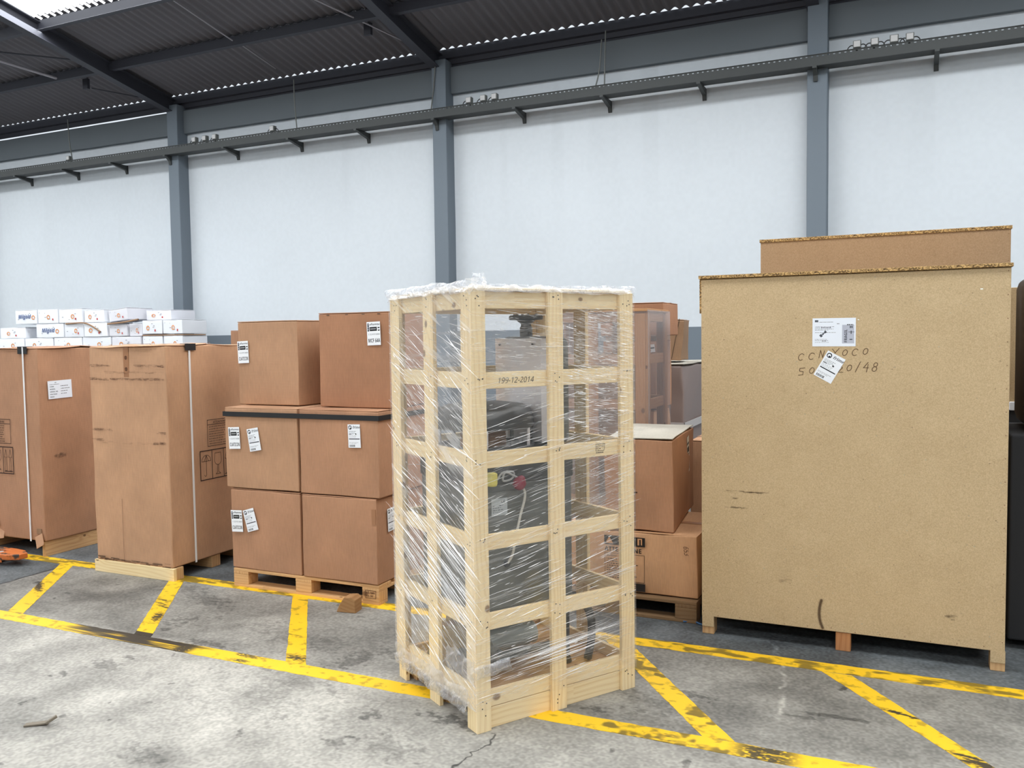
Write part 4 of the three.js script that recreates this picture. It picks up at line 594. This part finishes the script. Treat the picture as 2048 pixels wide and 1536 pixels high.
{ // white cartons piled by the back wall at the left
  const band = (seed, text) => canvasTex(200, 80, (c) => { const R = rng(seed); if (text) { c.fillStyle = '#274a86'; c.font = 'italic bold 40px sans-serif'; c.fillText('Milgold', 24, 50, 122); } c.strokeStyle = '#d8862e'; c.lineWidth = 6; const cx = text ? 172 : 40 + R() * 120; c.beginPath(); c.arc(cx, 44, 13, 0.5, 6.6); c.stroke(); c.fillStyle = '#55585f'; for (let k = 0; k < 4; k++) c.fillRect(10 + R() * 170, 10 + R() * 60, 4 + R() * 14, 3); if (!text && R() < 0.4) { c.fillStyle = '#b83a34'; c.fillRect(120 + R() * 50, 54, 12, 14); } });
  const inks = [ink(band(3, true)), ink(band(5, false)), ink(band(8, false)), ink(band(13, false))];
  const WM = [std(lin(0.80, 0.82, 0.86), 0.7), std(lin(0.68, 0.68, 0.72), 0.7), std(lin(0.74, 0.76, 0.80), 0.7)], g = 'small white cartons piled by the back wall';
  const B = (x0, x1, y0, y1, z, k, label, tilt = 0, m = 0) => {
    const w = x1 - x0, h = y1 - y0, t = thing('white_carton', label, 'carton', [(x0 + x1) / 2, y0, z - 0.25], 0, g); t.rotation.z = tilt;
    part('body', boxG(w - 0.016, h - 0.014, 0.5, { r: 0.008, bulge: 0.001, n: 5, jit: 0.003, seed: Math.round(-x0 * 90 + y0 * 50) }), WM[m], t, [0, h / 2, 0]);
    for (const s of [-1, 1]) part('flap', boxG(w - 0.016, 0.006, 0.245, { r: 0.002, n: 4, jit: 0.004, seed: Math.round(x0 * 20) + s }), WM[m], t, [0, h - 0.002, s * 0.125]);
    print(t, inks[k], Math.min(w - 0.03, 0.5), Math.min(h - 0.03, 0.18), [0, h / 2, 0.2575]); return t;
  };
  for (const [x0, x1, nth] of [[-14.1, -12.95, 'leftmost'], [-12.94, -11.8, 'second from left'], [-11.79, -10.65, 'third from left'], [-10.64, -9.78, 'rightmost']]) { const t = thing('bulk_carton', `${nth} of four big white cartons under the small ones by the wall`, 'carton', [(x0 + x1) / 2, 0, -10.1], 0, 'big white cartons under the small ones'); part('body', boxG(x1 - x0, 1.565, 0.9, { r: 0.01, n: 5, jit: 0.004 }), WM[1], t, [0, 0.785, 0]); part('lid', boxG(x1 - x0 + 0.006, 0.012, 0.91, { r: 0.003 }), WM[1], t, [0, 1.573, 0]); }
  const Y0 = 1.581, Y1 = 1.80, Y2 = 2.03, Y3 = 2.26, Z = -9.62;
  B(-14.0, -13.32, Y0, Y1, Z, 1, 'white carton in the lowest visible row, at the left picture edge'); B(-13.31, -12.62, Y0, Y1, Z, 2, 'white carton in the lowest row below the small dark gap'); B(-12.61, -11.95, Y0, Y1, Z, 3, 'white carton in the lowest row with an orange ring, below the lower lettered one'); B(-11.94, -11.3, Y0, Y1, Z, 1, 'white carton in the lowest row, centre of the pile', 0, 2); B(-11.29, -10.66, Y0, Y1, Z, 2, 'dull white carton in the lowest row, right of centre', 0, 1); B(-10.63, -10.21, Y0, Y1, Z, 3, 'white carton in the lowest row under the dark gap at the right', 0, 2); B(-10.20, -9.80, Y0, Y1, Z, 1, 'white carton at the lower right corner of the pile beside the pillar', 0, 2);
  B(-13.95, -13.3, Y1, 1.985, Z - 0.02, 2, 'white carton of the second row at the left picture edge'); B(-13.02, -12.36, Y1, Y2, Z, 0, 'white carton with blue lettering in the second row of the pile'); B(-12.35, -11.9, Y1, Y2, Z, 1, 'grey-white carton right of the lettered one in the second row', 0, 2); B(-11.89, -11.36, Y1, Y2, Z + 0.01, 2, 'white carton with a dark slanting tear in the second row'); B(-11.34, -10.95, Y1, 1.99, Z, 3, 'dull white carton in the second row right of the torn one', 0, 1); B(-10.94, -10.65, Y1, 2.0, Z - 0.03, 1, 'narrow dull white carton in the second row', 0, 1);
  B(-10.63, -10.21, Y1 + 0.025, Y2 + 0.01, Z, 2, 'white carton above the dark gap, left of the corner one', 0, 2); B(-10.20, -9.80, Y1 + 0.025, Y2 + 0.01, Z, 3, 'white carton at the upper right corner of the pile beside the pillar', 0, 2);
  single('dark_board', 'thin dark board lying between white cartons at the right of the pile', 'board', boxG(0.84, 0.016, 0.46, { r: 0.003 }), M.cardDark, [-10.215, 1.812, -9.85]);
  B(-13.52, -12.98, Y2, Y3 + 0.01, Z, 0, 'white carton with blue lettering at the top left of the pile'); B(-12.97, -12.48, Y2, Y3 + 0.005, Z, 3, 'white carton in the top row with an orange ring near its left edge'); B(-12.47, -11.92, Y2, Y3, Z, 1, 'white carton in the top row, third from the left'); B(-11.91, -11.45, Y2, Y3 - 0.03, Z - 0.02, 2, 'white carton in the top row, fourth from the left'); B(-11.40, -10.98, 2.045, 2.235, Z - 0.06, 3, 'tilted dull white carton at the right end of the top row', 0.10, 1);
  single('torn_edge', 'dark torn carton edge slanting across the white pile', 'torn edge', tube([[-12.3, 2.02, -9.612], [-11.85, 2.025, -9.6], [-11.7, 1.98, -9.6], [-11.5, 1.88, -9.598]], 0.012, 20, 5), M.cardDark);
  single('torn_edge', 'dark torn carton edge rising to the right in the white pile', 'torn edge', tube([[-11.34, 2.0, -9.6], [-11.0, 2.02, -9.6], [-10.7, 2.06, -9.62]], 0.014, 16, 5), M.cardDark);
  B(-10.92, -10.38, 2.05, 2.21, Z - 0.35, 2, 'white carton set back near the wall, behind the upper right corner', 0, 1);
}

// ---------------------------------------------------------------- the slatted crate in the middle, its machine and its film
const HERO = [-1.653, 0, -3.198], TURN = 0.9983, CW = 0.885, CD = 0.80, CH = 1.905;      // local x: right face, local -z: left face
{
  const t = thing('slatted_crate', 'pale slatted pine crate wrapped in clear film, standing in the foreground with a machine inside', 'crate', HERO, TURN);
  let sd = 200; const P = (name, x0, x1, y0, y1, z0, z1, mat = M.pine) => part(name, boxG(x1 - x0, y1 - y0, z1 - z0, { r: 0.0025, grain: true, seed: sd++ }), mat, t, [(x0 + x1) / 2, (y0 + y1) / 2, (z0 + z1) / 2]);
  const H = [[1.825, 1.897], [1.482, 1.553], [1.14, 1.211], [0.784, 0.852], [0.435, 0.507]];
  for (const [a, b] of [[0, 0.072], [0.396, 0.477], [0.805, CW]]) { P('post', a, b, 0.0, 1.9, -0.02, 0); P('post', a, b, 0.1, 1.9, -CD, -CD + 0.02, M.pineB); }
  for (const [a, b] of [[0.021, 0.085], [0.345, 0.443], [0.70, CD - 0.021]]) { P('post', 0, 0.02, 0.0, 1.9, -b, -a, M.pineB); P('post', CW - 0.02, CW, 0.0, 1.9, -b, -a); }
  for (const [a, b] of H) {
    P('rail', 0.022, CW - 0.022, a, b, -0.041, -0.0205); P('rail', 0.022, CW - 0.022, a, b, -CD + 0.0205, -CD + 0.041, M.pineB);
    P('rail', 0.0205, 0.041, a, b, -CD + 0.043, -0.043, M.pineB); P('rail', CW - 0.041, CW - 0.0205, a, b, -CD + 0.043, -0.043);
  }
  P('rail', 0.022, CW - 0.022, 0.096, 0.168, -0.041, -0.0205, M.pine); P('base_board', 0.022, CW - 0.022, 0.0, 0.093, -0.044, -0.021, M.pine); P('base_board', 0.022, CW - 0.022, 0.0, 0.15, -CD + 0.0205, -CD + 0.044, M.pineD);
  P('rail', 0.0205, 0.041, 0.085, 0.18, -0.40, -0.045, M.pineB); P('rail', 0.0205, 0.041, 0.085, 0.18, -CD + 0.045, -0.403, M.pineB); P('rail', CW - 0.041, CW - 0.0205, 0.085, 0.17, -CD + 0.045, -0.045);
  for (const z of [-0.09, -0.4, -0.71]) P('stringer', 0.045, CW - 0.045, 0.0, 0.098, z - 0.035, z + 0.035, M.pineD);
  for (let k = 0; k < 7; k++) { const z = -0.05 - k * 0.1; P('deck_board', 0.045, CW - 0.045, 0.099, 0.117, z - 0.092, z, M.pineD); }
  for (let k = 0; k < 5; k++) { const x = 0.002 + k * 0.1765; P('top_board', x, x + 0.172, 1.9005, 1.912, -CD + 0.002, -0.002, M.pineB); }
  P('top_brace', 0.25, 0.33, 1.87, 1.9, -CD + 0.044, -0.044, M.pineD);
  const R = rng(33), N = [], NL = []; for (const [a, b] of [...H, [0.02, 0.15]]) for (const x of [0.036, 0.436, 0.845]) for (let k = 0; k < 4; k++) N.push([x + (R() - 0.5) * 0.05, a + 0.01 + R() * (b - a - 0.02), 0.0006]); for (const [a, b] of H) for (const z of [0.05, 0.39, 0.74]) for (let k = 0; k < 3; k++) NL.push([-0.0006, a + 0.01 + R() * (b - a - 0.02), -z + (R() - 0.5) * 0.04]);
  nailHeads(N, M.black, t); nailHeads(NL, M.black, t, 'x');
  print(t, ink(canvasTex(320, 80, (c) => { c.fillStyle = '#33261c'; c.font = 'italic 46px sans-serif'; c.fillText('199-12-2014', 8, 58, 300); })), 0.235, 0.058, [0.25, 1.517, -0.0197]);
  print(t, ink(canvasTex(128, 96, (c) => { c.strokeStyle = c.fillStyle = '#33261c'; c.lineWidth = 4; c.beginPath(); c.moveTo(6, 6); c.lineTo(118, 6); c.lineTo(106, 66); c.lineTo(6, 66); c.closePath(); c.stroke(); c.beginPath(); c.moveTo(40, 6); c.lineTo(40, 66); c.stroke(); c.fillRect(18, 18, 6, 36); c.font = 'bold 20px sans-serif'; c.fillText('PT-021', 48, 32, 60); c.fillRect(52, 42, 10, 10); lines(c, 8, 78, 90, 1, 8, 8, 4, '#33261c'); })), 0.062, 0.05, [0.70, 1.176, -0.0197]);
}
{ // the machine: grey cabinet with a column, a press head and a domed guard
  const t = thing('packed_machine', 'dark grey workshop machine with stainless column cover, packed inside the slatted crate', 'machine', HERO, TURN);
  const Bx = (name, x0, x1, y0, y1, z0, z1, mat, r = 0.006, parent = t) => part(name, boxG(x1 - x0, y1 - y0, z1 - z0, { r, n: 2 }), mat, parent, [(x0 + x1) / 2, (y0 + y1) / 2, (z0 + z1) / 2]);
  Bx('cabinet', 0.105, 0.655, 0.42, 1.145, -0.70, -0.185, M.enamel, 0.012); Bx('cabinet_band', 0.10, 0.66, 1.03, 1.13, -0.705, -0.18, M.enamelD, 0.008); Bx('table_top', 0.08, 0.68, 1.147, 1.175, -0.72, -0.165, M.enamel, 0.008);
  Bx('door_panel', 0.13, 0.50, 0.46, 1.0, -0.186, -0.180, std(lin(0.145, 0.155, 0.142), 0.4), 0.003);
  Bx('column', 0.555, 0.71, 1.175, 1.705, -0.70, -0.25, M.enamel, 0.045);
  { // stainless cover: a shallow curved sheet on the column's front, wrapped round its corner
    const o = [], n = 20; for (let i = 0; i <= n; i++) { const a = i / n; const z = -0.685 + a * 0.415, x = 0.548 - 0.028 * Math.sin(Math.PI * (0.1 + 0.8 * a)); o.push([x, z]); } o.push([0.575, -0.246], [0.60, -0.243]);
    const inner = o.map(([x, z]) => [x + 0.006, z - 0.002]).reverse(), g = extrude([...o, ...inner].map(([x, z]) => [x, -z]), 0.50); g.rotateX(-Math.PI / 2); part('column_cover', g, M.inox, t, [0, 1.195, 0]);
    Bx('seam', 0.5455, 0.549, 1.2, 1.69, -0.272, -0.268, M.black, 0.001);
    for (const [x, z] of [[0.533, -0.32], [0.533, -0.62]]) part('screw', cyl(0.006, 0.006, 0.006, 12).rotateZ(Math.PI / 2), M.black, t, [x - 0.008, 1.665, z]);
  }
  const head = part('press_stem', lathe([[0.001, 0], [0.032, 0], [0.032, 0.045], [0.026, 0.055], [0.026, 0.065], [0.045, 0.08], [0.05, 0.085], [0.001, 0.085]], 32), M.enamel, t, [0.61, 1.703, -0.5]);
  part('press_flange', lathe([[0.001, 0], [0.082, 0], [0.086, 0.004], [0.086, 0.018], [0.08, 0.023], [0.02, 0.023], [0.001, 0.023]], 40), M.enamelD, head, [0, 0.085, 0]);
  for (let k = 0; k < 6; k++) part('bolt', cyl(0.007, 0.007, 0.008, 6), M.steelLit, head, [0.06 * Math.cos(k), 0.111, 0.06 * Math.sin(k)]);
  const dome = part('guard_dome', lathe([[0.235, 0], [0.24, 0.01], [0.238, 0.05], [0.225, 0.085], [0.19, 0.105], [0.1, 0.118], [0.001, 0.122], [0.001, 0.116], [0.1, 0.112], [0.185, 0.1], [0.218, 0.08], [0.23, 0.05], [0.235, 0]], 48), M.enamelD, t, [0.315, 1.275, -0.43]);
  for (let k = 0; k < 9; k++) { const a = -2.4 + k * 0.55; part('guard_bar', boxG(0.016, 0.105, 0.012, { r: 0.003 }), k % 2 ? M.enamelD : M.inox, dome, [0.228 * Math.sin(a + 1.9), -0.05, 0.228 * Math.cos(a + 1.9)]).rotation.y = a + 1.9; }
  part('guard_ring', new THREE.TorusGeometry(0.232, 0.008, 10, 48).rotateX(Math.PI / 2), M.enamelD, dome, [0, -0.09, 0]);
  sticker(t, canvasTex(120, 110, (c) => { c.fillStyle = '#b9c0c2'; c.fillRect(0, 0, 120, 110); c.fillStyle = '#22262a'; c.font = 'bold 26px sans-serif'; c.fillText('CE', 72, 30); lines(c, 10, 44, 90, 4, 14, 4, 5, '#50565a'); }), 0.085, 0.078, [0.238, 0.93, -0.1785], 0, 0, 'name_plate');
  part('plug', lathe([[0.001, 0], [0.022, 0], [0.026, 0.01], [0.026, 0.055], [0.018, 0.06], [0.001, 0.06]], 18), std(lin(0.85, 0.76, 0.18), 0.6), t, [0.185, 1.035, -0.155]);
  part('plug', lathe([[0.001, 0], [0.026, 0], [0.03, 0.01], [0.03, 0.03], [0.012, 0.06], [0.001, 0.06]], 18).rotateX(0.7), std(lin(0.28, 0.02, 0.05), 0.45), t, [0.325, 1.02, -0.155]);
  part('power_cable', tube([[0.21, 1.06, -0.15], [0.24, 1.09, -0.15], [0.30, 1.085, -0.15], [0.29, 1.06, -0.15], [0.24, 1.055, -0.148], [0.25, 1.09, -0.146], [0.32, 1.06, -0.148]], 0.005, 50, 8), std(lin(0.45, 0.46, 0.46), 0.5), t);
  part('power_cable', tube([[0.345, 1.02, -0.15], [0.36, 0.98, -0.15], [0.335, 0.88, -0.155], [0.31, 0.78, -0.158], [0.29, 0.70, -0.16], [0.272, 0.665, -0.172]], 0.006, 40, 8), std(lin(0.72, 0.7, 0.62), 0.5), t);
  part('cable_gland', cyl(0.014, 0.016, 0.02, 16).rotateX(Math.PI / 2), M.enamelD, t, [0.272, 0.663, -0.176]);
  for (const x of [0.14, 0.62]) for (const z of [-0.66, -0.22]) { const l = Bx('leg', x - 0.022, x + 0.022, 0.118, 0.42, z - 0.022, z + 0.022, M.enamelD, 0.004); part('foot', cyl(0.035, 0.04, 0.02, 20), M.black, l, [0, -0.14, 0]); }
  Bx('crossbar', 0.16, 0.60, 0.2, 0.235, -0.235, -0.205, M.enamel); Bx('crossbar', 0.125, 0.155, 0.2, 0.235, -0.64, -0.24, M.enamel);
  part('drive_motor', cyl(0.062, 0.062, 0.28, 24).rotateZ(Math.PI / 2), std(lin(0.42, 0.46, 0.44), 0.5), t, [0.33, 0.255, -0.34]); part('motor_cap', cyl(0.04, 0.055, 0.05, 24).rotateZ(Math.PI / 2), std(lin(0.55, 0.6, 0.57), 0.5), t, [0.49, 0.255, -0.34]);
  part('hose', tube([[0.62, 0.43, -0.16], [0.70, 0.40, -0.15], [0.735, 0.33, -0.15], [0.735, 0.22, -0.15], [0.72, 0.13, -0.16]], 0.02, 30, 12), M.enamelD, t);
  part('hose', tube([[0.10, 0.46, -0.10], [0.12, 0.36, -0.10], [0.17, 0.27, -0.12], [0.24, 0.25, -0.2]], 0.014, 30, 10), M.enamel, t);
  let b = carton('parts_carton', 'small brown carton on the machine table under the domed guard', { w: 0.17, h: 0.075, d: 0.15, pos: [0, 1.176, 0], seed: 301, mat: M.cardTan, category: 'carton' });
  const put = (o, x, y, z, a = 0) => { const v = new THREE.Vector3(x, y, z).applyAxisAngle(new THREE.Vector3(0, 1, 0), TURN); o.position.set(HERO[0] + v.x, y, HERO[2] + v.z); o.rotation.y = TURN + a; };
  put(b, 0.30, 1.177, -0.42, 0.2);
  b = carton('parts_carton', 'yellowish carton on the crate floor beneath the machine', { w: 0.30, h: 0.20, d: 0.22, pos: [0, 0, 0], seed: 302, mat: M.card(0.62, 0.42, 0.14), category: 'carton' }); put(b, 0.36, 0.118, -0.56, 0.05);
  b = carton('parts_carton', 'small tan carton on the crate floor at the left face', { w: 0.14, h: 0.22, d: 0.12, pos: [0, 0, 0], seed: 303, mat: M.card(0.58, 0.4, 0.14), category: 'carton' }); put(b, 0.13, 0.118, -0.45, 0.0);
}
{ // clear stretch film: haze, fine creases and folds
  const film = thing('stretch_film', 'clear creased stretch film wound round the slatted pine crate in the foreground', 'stretch film', HERO, TURN);
  const W = 768, H = 1536, h0 = 0.10, h1 = 1.93;
  function creases(seed, width, zones) {
    const A = new Float32Array(W * H), R = rng(seed), P = (s) => s / width * W, Q = (y) => (y - h0) / (h1 - h0) * H;
    for (const [y0, y1, n, ang, spread, lmin, lmax, amin, amax, s0 = 0, s1 = width] of zones) for (let k = 0; k < n; k++) {
      const cx = s0 + R() * (s1 - s0), cy = y0 + R() * (y1 - y0), a = (ang + (R() - 0.5) * spread) * Math.PI / 180, L = lmin + (lmax - lmin) * R() * R(), wd = 0.4 + R() * R() * 1.3, al = amin + (amax - amin) * R() * R(), bow = (R() - 0.5) * 0.06 * L;
      const steps = Math.ceil(L / (h1 - h0) * H * 1.2);
      for (let i = 0; i <= steps; i++) {
        const u = i / steps - 0.5, px = P(cx + Math.cos(a) * u * L - Math.sin(a) * bow * (1 - 4 * u * u)), py = Q(cy + Math.sin(a) * u * L + Math.cos(a) * bow * (1 - 4 * u * u)), taper = 1 - Math.abs(2 * u) ** 3;
        const q = Math.ceil(wd + 1); for (let dy = -q; dy <= q; dy++) for (let dx = -q; dx <= q; dx++) { const X = Math.round(px) + dx, Y = Math.round(py) + dy; if (X < 0 || Y < 0 || X >= W || Y >= H) continue; const d = Math.hypot(X - px, Y - py), v = al * taper * clamp(wd + 0.6 - d); if (v > A[Y * W + X]) A[Y * W + X] = v; }
      }
    }
    return A;
  }
  const filmMat = (A, ang, base, seed, nk) => {
    const ca = Math.cos(ang), sa = Math.sin(ang);
    const t = dataTex(W, H, (i, j, o) => { const x = i / W * 0.9, y = j / H * 1.83, u = x * ca + y * sa, v = -x * sa + y * ca, n = fbm(u * 5 + 20, v * 42 + 20, seed, 3), b = fbm(x * 4 + 9, y * 4 + 9, seed + 5, 3); let a = base * (0.3 + 1.3 * b) + nk * smooth(0.60, 0.82, n); a = Math.max(a, A[j * W + i]); a = clamp(a); o[0] = 255 * (1 - 0.62 * a); o[1] = 255 * (0.07 + 0.85 * a); o[2] = 0; }, { srgb: false, repeat: false });   // red: how much passes, green: how it scatters
    return new THREE.MeshPhysicalMaterial({ color: lin(0.99, 0.99, 0.995), roughness: 1, roughnessMap: t, transmission: 1, transmissionMap: t, thickness: 0, ior: 1.5, side: THREE.DoubleSide });
  };
  const zonesR = [[1.52, 1.86, 520, -3, 16, 0.01, 0.22, 0.2, 0.95], [1.5, 1.82, 650, -10, 18, 0.01, 0.16, 0.35, 1, 0.55, 0.88], [1.2, 1.55, 260, 4, 14, 0.02, 0.3, 0.2, 0.9], [1.2, 1.5, 240, -8, 14, 0.01, 0.16, 0.25, 0.9, 0.55, 0.88], [0.82, 1.2, 330, 12, 10, 0.03, 0.35, 0.2, 0.95], [0.45, 0.85, 300, 13, 12, 0.02, 0.3, 0.15, 0.9], [0.9, 1.15, 240, -8, 50, 0.01, 0.12, 0.2, 0.9, 0.55, 0.88], [0.12, 0.5, 330, 6, 16, 0.02, 0.35, 0.2, 0.95], [0.3, 0.34, 40, 4, 4, 0.2, 0.7, 0.4, 1], [0.58, 0.6, 16, 3, 4, 0.3, 0.6, 0.5, 1]];
  const zonesL = [[1.55, 1.92, 300, -6, 24, 0.01, 0.25, 0.2, 0.9], [1.2, 1.6, 420, -26, 16, 0.02, 0.4, 0.25, 1, 0.3, 0.8], [1.2, 1.6, 160, -18, 14, 0.02, 0.3, 0.15, 0.7, 0, 0.4], [0.85, 1.2, 330, -24, 16, 0.02, 0.4, 0.2, 0.9], [0.55, 0.88, 420, -24, 6, 0.1, 0.6, 0.35, 1], [0.40, 0.6, 200, -22, 14, 0.05, 0.4, 0.3, 0.9], [0.12, 0.45, 420, -22, 16, 0.02, 0.35, 0.25, 1], [0.1, 0.24, 300, 10, 90, 0.01, 0.1, 0.3, 1]];
  const zonesB = [[0.15, 1.9, 900, 3, 22, 0.02, 0.3, 0.15, 0.8]];
  const mR = filmMat(creases(71, 0.9, zonesR), 0.16, 0.05, 401, 0.16), mL = filmMat(creases(72, 0.9, zonesL), -0.42, 0.15, 421, 0.32), mB = filmMat(creases(73, 0.9, zonesB), 0.05, 0.09, 441, 0.2);
  const sheet = (len, seed) => { const g = new THREE.PlaneGeometry(len, h1 - h0, 24, 48), p = g.attributes.position; for (let i = 0; i < p.count; i++) { const e = Math.min(1, (len / 2 - Math.abs(p.getX(i))) * 20); p.setZ(i, e * (0.0015 + 0.005 * (fbm(p.getX(i) * 6 + 30, p.getY(i) * 9 + 30, seed, 3) - 0.35))); } g.computeVertexNormals(); return g; };
  const yc = (h0 + h1) / 2, o = 0.005;
  part('film_side', sheet(CW + 2 * o, 1), mR, film, [CW / 2, yc, o]); part('film_side', sheet(CD + 2 * o, 2), mL, film, [-o, yc, -CD / 2]).rotation.y = -Math.PI / 2;
  part('film_side', sheet(CW + 2 * o, 3), mB, film, [CW / 2, yc, -CD - o]).rotation.y = Math.PI; part('film_side', sheet(CD + 2 * o, 4), mB, film, [CW + o, yc, -CD / 2]).rotation.y = Math.PI / 2;
  // left sheet: uv runs from the far end to the near corner, so creases climb away from the corner
  const milky = new THREE.MeshPhysicalMaterial({ color: lin(0.94, 0.95, 0.97), roughness: 0.34, transmission: 0.9, thickness: 0, ior: 1.6, clearcoat: 0.5, clearcoatRoughness: 0.1, side: THREE.DoubleSide });
  const crease = new THREE.MeshPhysicalMaterial({ color: lin(0.97, 0.97, 0.98), roughness: 0.16, ior: 2.2, clearcoat: 1, clearcoatRoughness: 0.06 });
  const R = rng(55), ridges = [];
  const ridge = (face, s, y, a, L, w) => {                          // a pinched pleat: a tapering half-round welt on the film
    const g = new THREE.CylinderGeometry(w, w, L, 6, 6, true).rotateZ(Math.PI / 2), p = g.attributes.position, bow = (R() - 0.5) * 0.05 * L;
    for (let i = 0; i < p.count; i++) { const u = p.getX(i) / L, q = Math.max(0.05, 1 - 4 * u * u); p.setXYZ(i, p.getX(i), p.getY(i) * q + bow * q, p.getZ(i) * q); }
    g.computeVertexNormals(); g.rotateZ(a); if (face) { g.rotateY(-Math.PI / 2); g.translate(-0.007, y, -s); } else g.translate(s, y, 0.007); ridges.push(g);
  };
  for (let k = 0; k < 420; k++) { const y = 0.15 + R() * 1.7, top = y > 1.45; ridge(0, top ? 0.1 + R() * 0.74 : 0.06 + R() * 0.78, y, (top ? -0.09 : y > 0.4 ? 0.2 : 0.08) + (R() - 0.5) * 0.16, 0.015 + R() * R() * (top ? 0.12 : 0.24), 0.0005 + R() * R() * 0.0012); }
  for (let k = 0; k < 220; k++) { const y = 1.2 + R() * 0.62; ridge(0, 0.5 + R() * 0.34, y, -0.12 + (R() - 0.5) * 0.3, 0.01 + R() * R() * 0.1, 0.0006 + R() * R() * 0.0014); }
  for (let k = 0; k < 480; k++) { const y = 0.2 + R() * 1.55; ridge(1, 0.03 + R() * 0.72, y, -0.40 + (R() - 0.5) * (y > 1 ? 0.35 : 0.14), 0.02 + R() * R() * 0.34, 0.0005 + R() * R() * 0.0015); }
  for (let k = 0; k < 60; k++) ridge(1, 0.1 + R() * 0.55, 0.52 + R() * 0.33, -0.41 + (R() - 0.5) * 0.05, 0.2 + R() * 0.3, 0.0008 + R() * 0.001);
  for (let k = 0; k < 16; k++) ridge(0, 0.42 + R() * 0.1, 0.25 + 0.07 * R(), 0.09 + (R() - 0.5) * 0.06, 0.4 + R() * 0.35, 0.0006 + R() * 0.0012);
  const fo = part('film_fold', mergeGeometries(ridges), crease, film); fo.userData = { kind: 'stuff' };
  // crumpled film over the top edge and along the lower edge
  const crumple = (w, d, nx, nz, amp, seed, f) => { const g = new THREE.PlaneGeometry(w, d, nx, nz).rotateX(-Math.PI / 2), p = g.attributes.position; for (let i = 0; i < p.count; i++) { const x = p.getX(i), z = p.getZ(i), ex = Math.max(0, Math.abs(x) - w / 2 + 0.02), ez = Math.max(0, Math.abs(z) - d / 2 + 0.02); p.setY(i, amp * Math.pow(fbm(x * f + 40, z * f + 40, seed, 4), 1.5) * 2 - ex * 1.2 - ez * 1.2); } g.computeVertexNormals(); return g; };
  part('top_film', crumple(CW + 0.02, CD + 0.02, 90, 80, 0.014, 3, 14), milky, film, [CW / 2, 1.911, -CD / 2]);
  const scrunch = (L, h, seed, amp, f) => { const g = new THREE.PlaneGeometry(L, h, Math.round(L * 160), Math.round(h * 160)), p = g.attributes.position; for (let i = 0; i < p.count; i++) { const x = p.getX(i), y = p.getY(i), q = 1 - Math.abs(2 * y / h) ** 4, n = fbm(x * f + 50, y * f * 0.8 + 50, seed, 4) - 0.5; p.setXYZ(i, x + 0.02 * (fbm(x * f + 9, y * f + 70, seed + 3, 3) - 0.5), y + 0.5 * h * (fbm(x * 9 + 30, 2.5, seed + 5, 3) - 0.5), amp * (0.6 + 2.2 * n) * (0.4 + 0.6 * q)); } g.computeVertexNormals(); return g; };
  const foldL = (L, h, y, s, seed, amp = 0.02, f = 26) => { const m = part('film_bunch', scrunch(L, h, seed, amp, f), milky, film, [-0.008, y, -s]); m.rotation.y = -Math.PI / 2; return m; };
  foldL(0.74, 0.10, 0.125, 0.42, 11, 0.02, 30); foldL(0.70, 0.06, 0.10, 0.40, 12, 0.026, 40); foldL(0.24, 0.10, 0.27, 0.12, 13, 0.016, 36).rotation.x = 0.0;
  for (const [L, h, y, x, seed, amp] of [[0.17, 0.055, 0.275, 0.075, 21, 0.018], [0.15, 0.04, 0.285, 0.09, 22, 0.022]]) part('film_bunch', scrunch(L, h, seed, amp, 40), milky, film, [x, y, 0.008]).rotation.z = 0.1;
  foldL(0.78, 0.05, 1.915, 0.39, 31, 0.02, 34); foldL(0.78, 0.035, 1.925, 0.40, 32, 0.026, 44);
  for (const [x, L, seed] of [[0.3, 0.6, 33], [0.72, 0.34, 34]]) part('film_bunch', scrunch(L, 0.03, seed, 0.014, 44), milky, film, [x, 1.915, 0.002]);
  const tuft = (x, z, h, seed) => part('film_bunch', scrunch(0.07, h, seed, 0.02, 60), milky, film, [x, 1.91 + h * 0.45, z]);
  tuft(0.07, -0.06, 0.075, 41); tuft(0.085, -0.05, 0.05, 42).rotation.y = 1; tuft(0.05, -0.08, 0.05, 43).rotation.y = 2;
}

renderer.render(scene, camera);
